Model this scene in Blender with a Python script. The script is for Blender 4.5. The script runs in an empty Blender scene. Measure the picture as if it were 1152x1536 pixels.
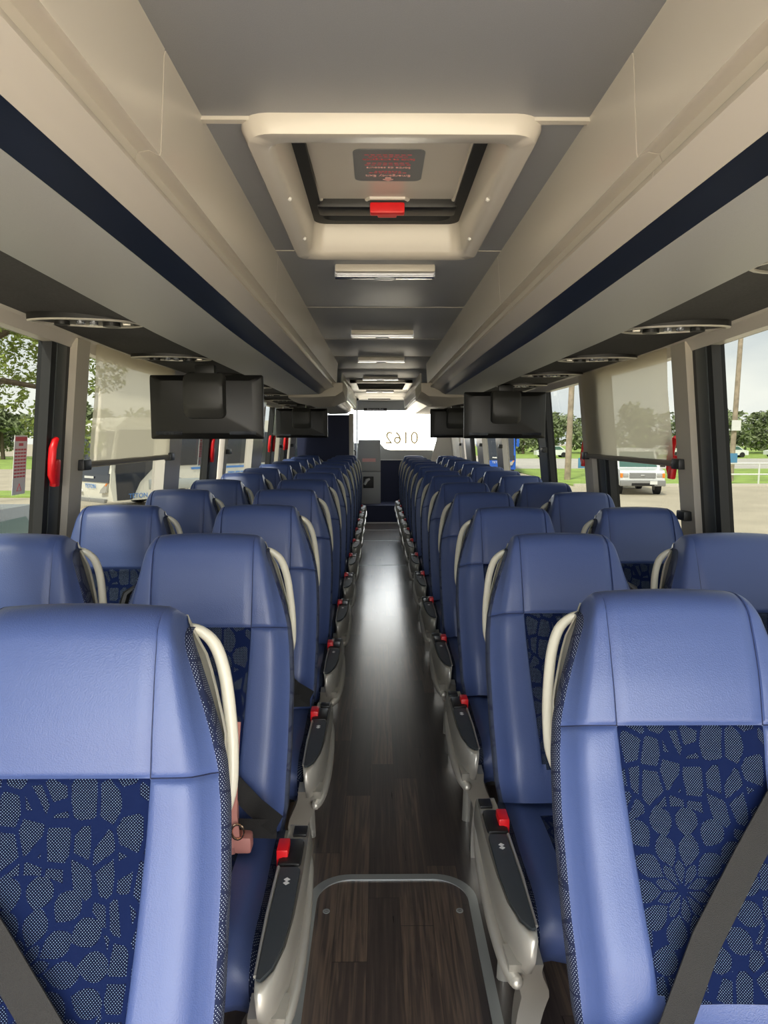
import bpy, bmesh, math, random
from mathutils import Vector, Matrix
random.seed(7)
S = bpy.context.scene
COL = S.collection
PI = math.pi
EYE = 1.45
AX = 0.035                    # centre line of the coach

# ------------------------------------------------------------------ camera
cam = bpy.data.cameras.new('camera'); camo = bpy.data.objects.new('camera', cam); COL.objects.link(camo)
cam.sensor_fit = 'HORIZONTAL'; cam.sensor_width = 36; cam.lens = 36 * 1065 / 1152
cam.clip_start = 0.02; cam.clip_end = 600
pit, yaw = math.atan(113 / 1065), math.atan(9 / 1065)
camo.location = (0, 0, EYE)
camo.rotation_euler = (PI / 2 - pit, 0, -yaw)
S.camera = camo
# ------------------------------------------------------------------ world
S.view_settings.view_transform = 'Standard'; S.view_settings.look = 'None'
S.view_settings.gamma = 1; S.view_settings.use_curve_mapping = False
S.view_settings.exposure = 0.85
w = bpy.data.worlds.new('sky'); S.world = w; w.use_nodes = True
nt = w.node_tree; nt.nodes.clear()
def wn(t, **k):
    n = nt.nodes.new(t)
    for a, b in k.items(): setattr(n, a, b)
    return n
tc = wn('ShaderNodeTexCoord'); nz = wn('ShaderNodeTexNoise'); nz.inputs['Scale'].default_value = 2.6; nz.inputs['Detail'].default_value = 6
mp = wn('ShaderNodeMapping'); mp.inputs['Scale'].default_value = (1, 1, 3.0)
cr = wn('ShaderNodeValToRGB'); cr.color_ramp.elements[0].position = .35; cr.color_ramp.elements[0].color = (.62, .68, .76, 1)
cr.color_ramp.elements[1].position = .62; cr.color_ramp.elements[1].color = (1, 1, .98, 1)
bg = wn('ShaderNodeBackground'); bg.inputs['Strength'].default_value = 5.2
ow = wn('ShaderNodeOutputWorld')
nt.links.new(tc.outputs['Generated'], mp.inputs['Vector']); nt.links.new(mp.outputs[0], nz.inputs['Vector'])
nt.links.new(nz.outputs['Fac'], cr.inputs[0]); nt.links.new(cr.outputs[0], bg.inputs[0]); nt.links.new(bg.outputs[0], ow.inputs[0])
# ------------------------------------------------------------------ sun and daylight portals
sl = bpy.data.lights.new('sun', 'SUN'); sl.energy = 16.0; sl.angle = math.radians(6); sl.color = (1, .95, .85)
so = bpy.data.objects.new('sun', sl); COL.objects.link(so); so.rotation_euler = (math.radians(38), math.radians(-22), 0)
def portal(loc, rot, sx, sy):
    l = bpy.data.lights.new('window_portal', 'AREA'); l.shape = 'RECTANGLE'; l.size = sx; l.size_y = sy
    l.cycles.is_portal = True
    o = bpy.data.objects.new('window_portal', l); COL.objects.link(o); o.location = loc; o.rotation_euler = rot
portal((AX, -1.02, 1.2), (PI / 2, 0, 0), 2.5, 1.9)          # windscreen opening, looks +Y
portal((AX - 1.35, 5.5, 1.36), (0, -PI / 2, 0), .95, 13)     # left side glass
portal((AX + 1.35, 5.5, 1.36), (0, PI / 2, 0), .95, 13)      # right side glass
portal((.28, 12.72, 1.5), (-PI / 2, 0, 0), 1.5, .8)          # rear glass
S.cycles.max_bounces = 9; S.cycles.diffuse_bounces = 6; S.cycles.transparent_max_bounces = 24
S.cycles.sample_clamp_indirect = 4.0
S.cycles.caustics_reflective = False; S.cycles.caustics_refractive = False

# ------------------------------------------------------------------ materials
def new_mat(name):
    m = bpy.data.materials.new(name); m.use_nodes = True
    return m, m.node_tree, m.node_tree.nodes['Principled BSDF']
def mat(name, col, rough=.5, metal=0, spec=.5, bump=0, bscale=200, var=0, coat=0):
    m, t, b = new_mat(name)
    b.inputs['Base Color'].default_value = (*col, 1); b.inputs['Roughness'].default_value = rough
    b.inputs['Metallic'].default_value = metal; b.inputs['Specular IOR Level'].default_value = spec
    b.inputs['Coat Weight'].default_value = coat; b.inputs['Coat Roughness'].default_value = .15
    if bump or var:
        c = t.nodes.new('ShaderNodeTexCoord'); n = t.nodes.new('ShaderNodeTexNoise')
        n.inputs['Scale'].default_value = bscale; n.inputs['Detail'].default_value = 5
        t.links.new(c.outputs['Object'], n.inputs['Vector'])
        if bump:
            bp = t.nodes.new('ShaderNodeBump'); bp.inputs['Strength'].default_value = bump; bp.inputs['Distance'].default_value = .002
            t.links.new(n.outputs['Fac'], bp.inputs['Height']); t.links.new(bp.outputs[0], b.inputs['Normal'])
        if var:
            r = t.nodes.new('ShaderNodeValToRGB')
            r.color_ramp.elements[0].position = .3; r.color_ramp.elements[1].position = .7
            r.color_ramp.elements[0].color = (*[x * (1 - var) for x in col], 1); r.color_ramp.elements[1].color = (*[min(1, x * (1 + var)) for x in col], 1)
            t.links.new(n.outputs['Fac'], r.inputs[0]); t.links.new(r.outputs[0], b.inputs['Base Color'])
    return m
class NB:
    """tiny node builder for maths on a material"""
    def __init__(s, t): s.t = t
    def n(s, ty, **k):
        x = s.t.nodes.new(ty)
        for a, b in k.items(): setattr(x, a, b)
        return x
    def m(s, op, a, b=None, c=None):
        x = s.n('ShaderNodeMath', operation=op)
        for i, v in enumerate((a, b, c)):
            if v is None: continue
            if isinstance(v, (int, float)): x.inputs[i].default_value = v
            else: s.t.links.new(v, x.inputs[i])
        return x.outputs[0]
    def mix(s, f, a, b):
        x = s.n('ShaderNodeMix', data_type='RGBA')
        for i, v in ((0, f), (6, a), (7, b)):
            if isinstance(v, (int, float)): x.inputs[i].default_value = v
            elif isinstance(v, tuple): x.inputs[i].default_value = v
            else: s.t.links.new(v, x.inputs[i])
        return x.outputs[2]
NAVY = (.006, .018, .085, 1); DOT = (.23, .31, .45, 1)
def dots(b, u, v, pitch, thr):
    k = PI / pitch
    a = b.m('SINE', b.m('MULTIPLY', b.m('ADD', u, v), k)); c = b.m('SINE', b.m('MULTIPLY', b.m('SUBTRACT', u, v), k))
    return b.m('GREATER_THAN', b.m('ABSOLUTE', b.m('MULTIPLY', a, c)), thr)
def fabric_petals():
    m, t, bs = new_mat('petal_fabric'); b = NB(t)
    uv = b.n('ShaderNodeUVMap', uv_map='UVMap'); sp = b.n('ShaderNodeSeparateXYZ'); t.links.new(uv.outputs[0], sp.inputs[0])
    u, v = sp.outputs[0], sp.outputs[1]
    cu, cv = b.m('ADD', u, .045), b.m('SUBTRACT', v, .245)          # flower centre
    r = b.m('SQRT', b.m('ADD', b.m('MULTIPLY', cu, cu), b.m('MULTIPLY', cv, cv)))
    th = b.m('ARCTAN2', cv, cu)
    # three rings of pointed petals round the centre: (count, inner radius, outer radius, turn)
    petal = None
    for N, ra, rb, sh in ((10, .007, .046, 0), (10, .036, .088, .5), (15, .082, .132, .25)):
        a = b.m('ADD', b.m('MULTIPLY', th, N / (2 * PI)), sh)
        fa = b.m('MULTIPLY', b.m('ABSOLUTE', b.m('SUBTRACT', b.m('SUBTRACT', a, b.m('FLOOR', a)), .5)), 2.35)
        q = b.m('DIVIDE', b.m('SUBTRACT', r, (ra + rb) / 2), (rb - ra) / 2)
        p = b.m('LESS_THAN', b.m('ADD', fa, b.m('POWER', b.m('ABSOLUTE', q), 2.2)), 1.0)
        petal = p if petal is None else b.m('MAXIMUM', petal, p)
    # outer leaves: voronoi cells, stretched away from the flower
    cx = b.n('ShaderNodeCombineXYZ'); t.links.new(b.m('MULTIPLY', cu, 30), cx.inputs[0]); t.links.new(b.m('MULTIPLY', cv, 19), cx.inputs[1])
    vo = b.n('ShaderNodeTexVoronoi', feature='DISTANCE_TO_EDGE'); vo.inputs['Scale'].default_value = 1; vo.inputs['Randomness'].default_value = .62
    t.links.new(cx.outputs[0], vo.inputs['Vector'])
    leaf = b.m('GREATER_THAN', vo.outputs['Distance'], .085)
    outer = b.m('GREATER_THAN', r, .128)
    mask = b.m('MAXIMUM', b.m('MULTIPLY', outer, leaf), b.m('MULTIPLY', b.m('SUBTRACT', 1, outer), petal))
    d = dots(b, u, v, .0044, .85)
    f = b.m('MULTIPLY', mask, d)
    base = b.mix(mask, (.0028, .0085, .045, 1), (.002, .0045, .020, 1))
    t.links.new(b.mix(f, base, DOT), bs.inputs['Base Color'])
    bs.inputs['Roughness'].default_value = .95; bs.inputs['Specular IOR Level'].default_value = .15
    return m
def fabric_dots():
    m, t, bs = new_mat('dotted_fabric'); b = NB(t)
    uv = b.n('ShaderNodeUVMap', uv_map='UVMap'); sp = b.n('ShaderNodeSeparateXYZ'); t.links.new(uv.outputs[0], sp.inputs[0])
    u, v = sp.outputs[0], sp.outputs[1]
    cx = b.n('ShaderNodeCombineXYZ'); t.links.new(b.m('MULTIPLY', u, 14), cx.inputs[0]); t.links.new(b.m('MULTIPLY', v, 20), cx.inputs[1])
    vo = b.n('ShaderNodeTexVoronoi', feature='DISTANCE_TO_EDGE'); vo.inputs['Scale'].default_value = 1
    t.links.new(cx.outputs[0], vo.inputs['Vector'])
    leaf = b.m('GREATER_THAN', vo.outputs['Distance'], .035)
    f = b.m('MULTIPLY', leaf, dots(b, u, v, .0062, .86))
    t.links.new(b.mix(f, (.003, .0095, .048, 1), (.5, .57, .64, 1)), bs.inputs['Base Color'])
    bs.inputs['Roughness'].default_value = .9
    return m
def leather_mat():
    m, t, bs = new_mat('blue_leather'); b = NB(t)
    c = b.n('ShaderNodeTexCoord'); n = b.n('ShaderNodeTexVoronoi'); n.inputs['Scale'].default_value = 420
    n2 = b.n('ShaderNodeTexNoise'); n2.inputs['Scale'].default_value = 9; n2.inputs['Detail'].default_value = 4
    t.links.new(c.outputs['Object'], n.inputs['Vector']); t.links.new(c.outputs['Object'], n2.inputs['Vector'])
    bp = b.n('ShaderNodeBump'); bp.inputs['Strength'].default_value = .22; bp.inputs['Distance'].default_value = .0012
    t.links.new(b.m('ADD', n.outputs['Distance'], b.m('MULTIPLY', n2.outputs['Fac'], 2.5)), bp.inputs['Height'])
    t.links.new(bp.outputs[0], bs.inputs['Normal'])
    bs.inputs['Base Color'].default_value = (.056, .089, .238, 1)
    bs.inputs['Roughness'].default_value = .40; bs.inputs['Specular IOR Level'].default_value = .55
    return m
def floor_mat():
    m, t, bs = new_mat('dark_wood_vinyl'); b = NB(t)
    c = b.n('ShaderNodeTexCoord'); sp = b.n('ShaderNodeSeparateXYZ'); t.links.new(c.outputs['Object'], sp.inputs[0])
    x, y = sp.outputs[0], sp.outputs[1]
    px = b.m('DIVIDE', b.m('ADD', x, 5.03), .098); ix = b.m('FLOOR', px)
    wn1 = b.n('ShaderNodeTexWhiteNoise', noise_dimensions='1D'); t.links.new(ix, wn1.inputs['W'])
    py = b.m('ADD', b.m('DIVIDE', y, .92), b.m('MULTIPLY', wn1.outputs['Value'], 3.7)); iy = b.m('FLOOR', py)
    cm = b.n('ShaderNodeCombineXYZ'); t.links.new(ix, cm.inputs[0]); t.links.new(iy, cm.inputs[1])
    wn2 = b.n('ShaderNodeTexWhiteNoise', noise_dimensions='2D'); t.links.new(cm.outputs[0], wn2.inputs['Vector'])
    g = b.n('ShaderNodeCombineXYZ'); t.links.new(b.m('MULTIPLY', x, 90), g.inputs[0]); t.links.new(b.m('MULTIPLY', y, 3.2), g.inputs[1]); t.links.new(b.m('MULTIPLY', wn2.outputs['Value'], 40), g.inputs[2])
    gn = b.n('ShaderNodeTexNoise'); gn.inputs['Scale'].default_value = 1; gn.inputs['Detail'].default_value = 6; gn.inputs['Distortion'].default_value = .8
    t.links.new(g.outputs[0], gn.inputs['Vector'])
    tone = b.m('ADD', b.m('MULTIPLY', wn2.outputs['Value'], .62), b.m('MULTIPLY', b.m('SUBTRACT', gn.outputs['Fac'], .5), 1.5))
    r = b.n('ShaderNodeValToRGB'); e = r.color_ramp.elements
    e[0].position = 0; e[0].color = (.042, .031, .029, 1); e[1].position = .8; e[1].color = (.20, .14, .10, 1)
    x3 = e.new(.4); x3.color = (.078, .056, .049, 1)
    t.links.new(tone, r.inputs[0])
    fx = b.m('SUBTRACT', px, ix); fy = b.m('SUBTRACT', py, iy)
    ed = b.m('MAXIMUM', b.m('LESS_THAN', fx, .012), b.m('LESS_THAN', fy, .003))
    t.links.new(b.mix(b.m('MULTIPLY', ed, .7), r.outputs[0], (.006, .005, .005, 1)), bs.inputs['Base Color'])
    t.links.new(b.m('ADD', .24, b.m('MULTIPLY', gn.outputs['Fac'], .12)), bs.inputs['Roughness'])
    bs.inputs['Specular IOR Level'].default_value = 1.0; bs.inputs['Coat Weight'].default_value = .55; bs.inputs['Coat Roughness'].default_value = .22
    bp = b.n('ShaderNodeBump'); bp.inputs['Strength'].default_value = .03; bp.inputs['Distance'].default_value = .001
    t.links.new(gn.outputs['Fac'], bp.inputs['Height']); t.links.new(bp.outputs[0], bs.inputs['Normal'])
    return m
def glass_mat(name, tint, gloss=.03):
    m, t, bs = new_mat(name); b = NB(t); t.nodes.remove(bs)
    o = [n for n in t.nodes if n.type == 'OUTPUT_MATERIAL'][0]
    tr = b.n('ShaderNodeBsdfTransparent'); tr.inputs[0].default_value = (*tint, 1)
    gl = b.n('ShaderNodeBsdfGlossy'); gl.inputs['Roughness'].default_value = .02
    mx = b.n('ShaderNodeMixShader'); mx.inputs[0].default_value = gloss; t.links.new(tr.outputs[0], mx.inputs[1]); t.links.new(gl.outputs[0], mx.inputs[2])
    t.links.new(mx.outputs[0], o.inputs[0]); return m
def blind_mat():
    m, t, bs = new_mat('blind_cloth'); b = NB(t); t.nodes.remove(bs)
    o = [n for n in t.nodes if n.type == 'OUTPUT_MATERIAL'][0]
    tr = b.n('ShaderNodeBsdfTransparent'); tr.inputs[0].default_value = (.9, .88, .8, 1)
    df = b.n('ShaderNodeBsdfDiffuse'); df.inputs[0].default_value = (.74, .70, .60, 1)
    tl = b.n('ShaderNodeBsdfTranslucent'); tl.inputs[0].default_value = (.80, .74, .60, 1)
    a = b.n('ShaderNodeMixShader'); a.inputs[0].default_value = .6; t.links.new(df.outputs[0], a.inputs[1]); t.links.new(tl.outputs[0], a.inputs[2])
    c = b.n('ShaderNodeMixShader'); c.inputs[0].default_value = .22; t.links.new(a.outputs[0], c.inputs[1]); t.links.new(tr.outputs[0], c.inputs[2])
    t.links.new(c.outputs[0], o.inputs[0]); return m
M = dict(
    seam=mat('navy_thread', (.008, .014, .05), .7),
    leather=leather_mat(), petals=fabric_petals(), dots=fabric_dots(), floor=floor_mat(),
    cream=mat('cream_plastic', (.61, .575, .52), .27, bump=.04, bscale=30),
    creamdark=mat('warm_grey_trim', (.52, .48, .41), .45),
    grey=mat('grey_ceiling_vinyl', (.27, .283, .31), .40, spec=.6, bump=.12, bscale=500, var=.05),
    under=mat('grey_rack_vinyl', (.39, .40, .40), .48, bump=.15, bscale=450, var=.04),
    navy=mat('navy_strip', (.009, .013, .024), .28),
    navywall=mat('navy_wall', (.012, .018, .06), .6, bump=.2),
    black=mat('black_plastic', (.012, .012, .013), .42),
    blackcloth=mat('black_cloth_panel', (.028, .027, .027), .85, bump=.6, bscale=120, var=.3),
    rubber=mat('black_rubber', (.012, .013, .014), .6),
    anodised=mat('dark_anodised', (.07, .08, .085), .35, metal=.4),
    silver=mat('silver_paint', (.50, .48, .43), .33, metal=.45),
    handle=mat('cream_handle', (.60, .585, .50), .3),
    chrome=mat('chrome_lens', (.55, .58, .65), .12, metal=.8),
    pad=mat('charcoal_pad', (.045, .052, .058), .45),
    red=mat('red_plastic', (.75, .01, .015), .35), deepred=mat('dark_red_plastic', (.35, .01, .02), .4),
    belt=mat('belt_webbing', (.013, .0125, .0125), .7, bump=.8, bscale=700, var=.3),
    pink=mat('pink_leather', (.52, .22, .19), .5, bump=.3, bscale=80), gold=mat('brass_ring', (.75, .5, .35), .25, metal=1),
    white=mat('white_plastic', (.75, .75, .74), .4), sticker=mat('sticker_grey', (.20, .21, .22), .5),
    stext=mat('sticker_red', (.62, .12, .14), .5), spink=mat('sticker_pink', (.85, .48, .46), .5),
    rubstrip=mat('metal_strip', (.50, .53, .53), .38, metal=.6),
    frame=mat('seat_frame_metal', (.25, .25, .24), .4, metal=.6),
    glass=glass_mat('tinted_glass', (.10, .103, .095)), rglass=glass_mat('rear_glass', (.95, .95, .93)),
    blind=blind_mat(), blindbar=mat('blind_bar', (.22, .2, .17), .5),
    lens=mat('lamp_diffuser', (.7, .74, .8), .18, coat=.5),
    asphalt=mat('sunny_asphalt', (.47, .41, .31), .9, var=.12, bscale=.6), road=mat('pale_road', (.50, .47, .42), .9, var=.08, bscale=.3),
    grass=mat('lawn', (.27, .38, .075), .9, var=.3, bscale=.8), kerb=mat('kerb', (.6, .56, .48), .8),
    bark=mat('bark', (.10, .075, .05), .9, bump=.8, bscale=20, var=.4),
    leaf=mat('leaf', (.26, .33, .075), .6, var=.5, bscale=1.6), hazyleaf=mat('hazy_far_leaf', (.20, .24, .12), .8, var=.5, bscale=.9),  # far foliage has distance haze mixed into its paler, greyer green
    coachwhite=mat('coach_white', (.80, .78, .70), .25, coat=.5), coachdark=mat('coach_glass', (.02, .025, .04), .08, spec=.8),
    coachgrey=mat('coach_grey', (.25, .25, .25), .4), blue=mat('coach_blue', (.01, .11, .60), .3, coat=.5),
    bluetext=mat('blue_text', (.08, .25, .65), .5), tyre=mat('tyre', (.02, .02, .02), .8), orange=mat('orange_lamp', (.9, .25, .02), .3),
    lampglass=mat('lamp_glass', (.55, .55, .55), .1, metal=.5), vanwhite=mat('van_white', (.78, .79, .80), .25, coat=.4),
    carsilver=mat('car_silver', (.38, .40, .42), .25, metal=.5), carglass=mat('car_glass', (.06, .14, .12), .06, spec=.8),
    pole=mat('wood_pole', (.36, .29, .22), .9, var=.3, bscale=3), yellow=mat('yellow_paint', (.85, .62, .18), .5),
    signblue=mat('sign_blue', (.08, .25, .42), .5),
)

# ------------------------------------------------------------------ mesh builder
class MB:
    def __init__(s): s.v = []; s.f = []; s.mi = []; s.uv = {}
    def add(s, vs, fs, mi=0, uvs=None):
        o = len(s.v); s.v += [tuple(p) for p in vs]
        for k, f in enumerate(fs):
            s.f.append([i + o for i in f]); s.mi.append(mi)
            if uvs: s.uv[len(s.f) - 1] = [uvs[i] for i in f]
        return s
    def box(s, a, b, mi=0, bev=0):
        x0, y0, z0 = [min(a[i], b[i]) for i in range(3)]; x1, y1, z1 = [max(a[i], b[i]) for i in range(3)]
        bm = bmesh.new(); bmesh.ops.create_cube(bm, size=1)
        for v in bm.verts: v.co = Vector(((x0 + x1) / 2 + v.co.x * (x1 - x0), (y0 + y1) / 2 + v.co.y * (y1 - y0), (z0 + z1) / 2 + v.co.z * (z1 - z0)))
        if bev: bmesh.ops.bevel(bm, geom=bm.edges[:], offset=bev, segments=2, affect='EDGES', profile=.6)
        return s.bm(bm, mi)
    def bm(s, bm, mi=0, mtx=None):
        bm.verts.index_update()
        s.add([(mtx @ v.co if mtx else v.co) for v in bm.verts], [[v.index for v in f.verts] for f in bm.faces], mi); bm.free(); return s
    def sphere(s, c, r, mi=0, sc=(1, 1, 1), sub=2):
        bm = bmesh.new(); bmesh.ops.create_icosphere(bm, subdivisions=sub, radius=1)
        for v in bm.verts: v.co = Vector((c[0] + v.co.x * r * sc[0], c[1] + v.co.y * r * sc[1], c[2] + v.co.z * r * sc[2]))
        return s.bm(bm, mi)
    def tube(s, pts, r, mi=0, n=10, ry=None, closed=False, cap=True):
        pts = [Vector(p) for p in pts]; N = len(pts); rs = r if isinstance(r, (list, tuple)) else [r] * N
        vs = []; up = Vector((0, 0, 1)); prev = None
        for i, p in enumerate(pts):
            if closed: d = pts[(i + 1) % N] - pts[i - 1]
            else: d = pts[min(i + 1, N - 1)] - pts[max(i - 1, 0)]
            d.normalize()
            if prev is None:
                a = up if abs(d.z) < .9 else Vector((0, 1, 0)); sx = d.cross(a).normalized()
            else: sx = (prev - d * prev.dot(d)).normalized()
            prev = sx; sy = d.cross(sx)
            for k in range(n):
                t = 2 * PI * k / n; vs.append(p + sx * math.cos(t) * rs[i] + sy * math.sin(t) * (rs[i] * (ry or 1)))
        fs = []
        for i in range(N if closed else N - 1):
            j = (i + 1) % N
            for k in range(n): fs.append([i * n + k, i * n + (k + 1) % n, j * n + (k + 1) % n, j * n + k])
        if not closed and cap: fs.append(list(range(n))[::-1]); fs.append([(N - 1) * n + k for k in range(n)])
        return s.add(vs, fs, mi)
    def cyl(s, a, b, r, mi=0, n=20, r2=None): return s.tube([a, b], [r, r if r2 is None else r2], mi, n)
    def prism(s, poly, fn0, fn1, mi=0):
        """poly: 2D outline; fn0/fn1 map (a,b) to the two end faces"""
        n = len(poly); vs = [fn0(*p) for p in poly] + [fn1(*p) for p in poly]
        fs = [list(range(n))[::-1], list(range(n, 2 * n))] + [[i, (i + 1) % n, n + (i + 1) % n, n + i] for i in range(n)]
        return s.add(vs, fs, mi)
    def grid(s, P, mi=0, uv=None, closed=False):
        """P[i][j] points"""
        R, Cn = len(P), len(P[0]); vs = [p for row in P for p in row]; fs = []
        for i in range(R - 1):
            for j in range(Cn if closed else Cn - 1):
                k = (j + 1) % Cn; fs.append([i * Cn + j, i * Cn + k, (i + 1) * Cn + k, (i + 1) * Cn + j])
        return s.add(vs, fs, mi, [q for row in uv for q in row] if uv else None)
    def mirror(s):
        s.v = [(-x, y, z) for x, y, z in s.v]
        for k, f in enumerate(s.f):
            f.reverse()
            if k in s.uv: s.uv[k] = s.uv[k][::-1]
        return s
    def build(s, name, mats, parent=None, smooth=40, link=True, **props):
        me = bpy.data.meshes.new(name); me.from_pydata(s.v, [], s.f)
        mats = mats if isinstance(mats, (list, tuple)) else [mats]
        for m in mats: me.materials.append(M[m] if isinstance(m, str) else m)
        me.polygons.foreach_set('material_index', s.mi)
        if s.uv:
            L = me.uv_layers.new(name='UVMap')
            for p in me.polygons:
                if p.index in s.uv:
                    for k, li in enumerate(p.loop_indices): L.data[li].uv = s.uv[p.index][k]
        bm = bmesh.new(); bm.from_mesh(me); bmesh.ops.remove_doubles(bm, verts=bm.verts, dist=1e-6)
        bmesh.ops.recalc_face_normals(bm, faces=bm.faces) if smooth != 'raw' else None
        bm.to_mesh(me); bm.free()
        if smooth and smooth != 'raw':
            me.shade_smooth(); me.set_sharp_from_angle(angle=math.radians(smooth))
        me.update()
        o = bpy.data.objects.new(name, me); COL.objects.link(o)
        if parent: o.parent = parent
        for k, v in props.items(): o[k] = v
        return o
def thing(name, label, cat, loc=(0, 0, 0), rz=0, group=None):
    o = bpy.data.objects.new(name, None); COL.objects.link(o); o.empty_display_size = .1
    o.location = loc; o.rotation_euler = (0, 0, rz); o['label'] = label; o['category'] = cat
    if group: o['group'] = group
    return o
def tag(o, label, cat, group=None):
    o['label'] = label; o['category'] = cat
    if group: o['group'] = group
    return o
def struct(o): o['kind'] = 'structure'; return o
def kids(o): return [c for c in bpy.data.objects if c.parent == o]
def dup(root, loc, rz=None, label=None, group=None, memo={}):
    if root.name not in memo: memo[root.name] = [(c, kids(c)) for c in kids(root)]
    r = root.copy(); COL.objects.link(r); r.location = loc
    if rz is not None: r.rotation_euler = (0, 0, rz)
    if label: r['label'] = label
    if group: r['group'] = group
    for ch, gs in memo[root.name]:
        c = ch.copy(); COL.objects.link(c); c.parent = r
        for g in gs:
            d = g.copy(); COL.objects.link(d); d.parent = c
    return r
def text_obj(txt, size, m, parent, mtx, name='lettering', extrude=.0004, align='CENTER'):
    cu = bpy.data.curves.new(name, 'FONT'); cu.body = txt; cu.size = size; cu.extrude = extrude; cu.align_x = align; cu.align_y = 'CENTER'
    t = bpy.data.objects.new('tmp', cu); COL.objects.link(t); dg = bpy.context.evaluated_depsgraph_get()
    me = bpy.data.meshes.new_from_object(t.evaluated_get(dg)); bpy.data.objects.remove(t)
    me.transform(mtx); me.materials.clear(); me.materials.append(M[m])
    o = bpy.data.objects.new(name, me); COL.objects.link(o)
    if parent: o.parent = parent
    return o
def lerp(a, b, t): return a + (b - a) * t
def smooth_path(p, n=4):
    p = [Vector(q) for q in p]; o = []
    for i in range(len(p) - 1):
        a, b, c, d = p[max(i - 1, 0)], p[i], p[i + 1], p[min(i + 2, len(p) - 1)]
        for k in range(n):
            t = k / n; o.append(.5 * ((2 * b) + (c - a) * t + (2 * a - 5 * b + 4 * c - d) * t * t + (3 * b - a - 3 * c + d) * t ** 3))
    return o + [p[-1]]
def stube(pts, rs, n=12, k=4):
    P = smooth_path(pts, k); R_ = []
    for i in range(len(rs) - 1): R_ += [lerp(rs[i], rs[i + 1], j / k) for j in range(k)]
    return MB().tube(P, R_ + [rs[-1]], n=n)
def interp(tab, x):
    if x <= tab[0][0]: return tab[0][1]
    for (a, p), (c, q) in zip(tab, tab[1:]):
        if x <= c: return lerp(p, q, (x - a) / (c - a))
    return tab[-1][1]
def sm(a, b, x):
    t = max(0, min(1, (x - a) / (b - a))); return t * t * (3 - 2 * t)

# ================================================================== SHELL
Y0, Y1 = -1.0, 12.6
struct(MB().box((AX - 1.36, Y0, -.05), (AX + 1.36, 11.86, 0)).build('floor', 'floor'))
def wallx(z): return 1.225 + (1.82 - z) * .105
# lower wall, header and upper wall for both sides
for sgn, side in ((-1, 'left'), (1, 'right')):
    zs = [(-.0, wallx(.9)), (.92, wallx(.92))]
    m = MB().prism([(wallx(.92), 0), (wallx(.92), .93), (wallx(.92) + .05, .93), (wallx(.92) + .05, 0)],
                   lambda a, b: (AX + sgn * a, Y0, b), lambda a, b: (AX + sgn * a, Y1, b))
    struct(m.build('wall_' + side, 'creamdark'))
    # rail over the windows: rises a little towards the front
    P = []
    for i in range(40):
        y = Y0 + (Y1 - Y0) * i / 39; r = .035 * (1 - sm(1.6, 3.4, y))
        P.append([(AX + sgn * a, y, b + r) for a, b in ((1.165, 1.826), (1.200, 1.822), (1.216, 1.800), (1.222, 1.785), (1.27, 1.785), (1.27, 2.10), (1.165, 2.10))])
    struct(MB().grid(P, closed=True).build('trim_' + ('1' if sgn < 0 else '2'), 'cream'))
def ceil_panel(i, ya, yb, hole=None):
    m = MB(); z = 2.06; xl, xr = AX - .42, AX + .42; g = .003
    if hole:
        a, b, c, d = hole
        m.box((xl, ya + g, z), (a, yb - g, z + .02)); m.box((b, ya + g, z), (xr, yb - g, z + .02))
        m.box((a, ya + g, z), (b, c, z + .02)); m.box((a, d, z), (b, yb - g, z + .02))
    else: m.box((xl, ya + g, z), (xr, yb - g, z + .02), bev=.0015)
    return m
cm = MB()
ys = [-1.0, .30, 1.44, 2.42, 3.45, 4.55, 5.5, 6.5, 7.5, 8.6, 9.8, 11.0, 12.32]
for i, (a, b) in enumerate(zip(ys, ys[1:])):
    q = ceil_panel(i, a, b, (-.235, .300, 1.47, 2.36) if i == 2 else None); cm.add(q.v, q.f)
cm.box((AX - 1.3, Y0, 2.16), (AX - .28, Y1, 2.18)); cm.box((AX + .28, Y0, 2.16), (AX + 1.3, Y1, 2.18))
cm.box((AX - .28, Y0, 2.16), (AX + .28, 1.40, 2.18)); cm.box((AX - .28, 2.42, 2.16), (AX + .28, Y1, 2.18))
struct(cm.build('ceiling', 'grey'))
jm = MB()
for y in ys[1:-1]: jm.box((AX - .41, y - .0028, 2.0585), (AX + .41, y + .0028, 2.07))
jm.box((AX - .41, 1.432, 2.053), (AX + .41, 1.450, 2.07))
struct(jm.build('trim_3', 'cream'))

# ------------------------------------------------------------------ overhead racks
def prof(y, end=False):
    near = 1 - sm(.8, 2.8, y)
    return [(.371, .612), (.374, .600), (.384, .456), (.386, .450), (.403, .458), (.421, .455), (.426, .442), (.413, .428), (.411, .418), (.446, .410), (.457, .404),
            (.474, .396), (.492, .386 + .006 * near), (.510, .370 + .020 * near), (.538, .357 + .026 * near), (.80, .352 + .032 * near)]
def rack_strip(i0, i1, sgn, ya, yb, thick=None):
    n = max(2, int((yb - ya) / .25) + 2); P = []
    for k in range(n):
        y = lerp(ya, yb, k / (n - 1)); P.append([(AX + sgn * a, y, EYE + b) for a, b in prof(y)[i0:i1 + 1]])
    return MB().grid(P)
def back(mb, sgn, d=.012):       # give a strip thickness away from the aisle
    n = len(mb.v); f0 = list(mb.f)
    from collections import Counter
    e = Counter(); de = {}
    for f in f0:
        for i in range(len(f)):
            a, b = f[i], f[(i + 1) % len(f)]; e[frozenset((a, b))] += 1; de[frozenset((a, b))] = (a, b)
    mb.v += [(x + sgn * d, y, z + d * .6) for x, y, z in mb.v]
    for f in f0: mb.f.append([i + n for i in f][::-1]); mb.mi.append(0)
    for k, c in e.items():
        if c == 1: a, b = de[k]; mb.f.append([b, a, a + n, b + n]); mb.mi.append(0)
    return mb
ENDL = 7.0
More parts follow.
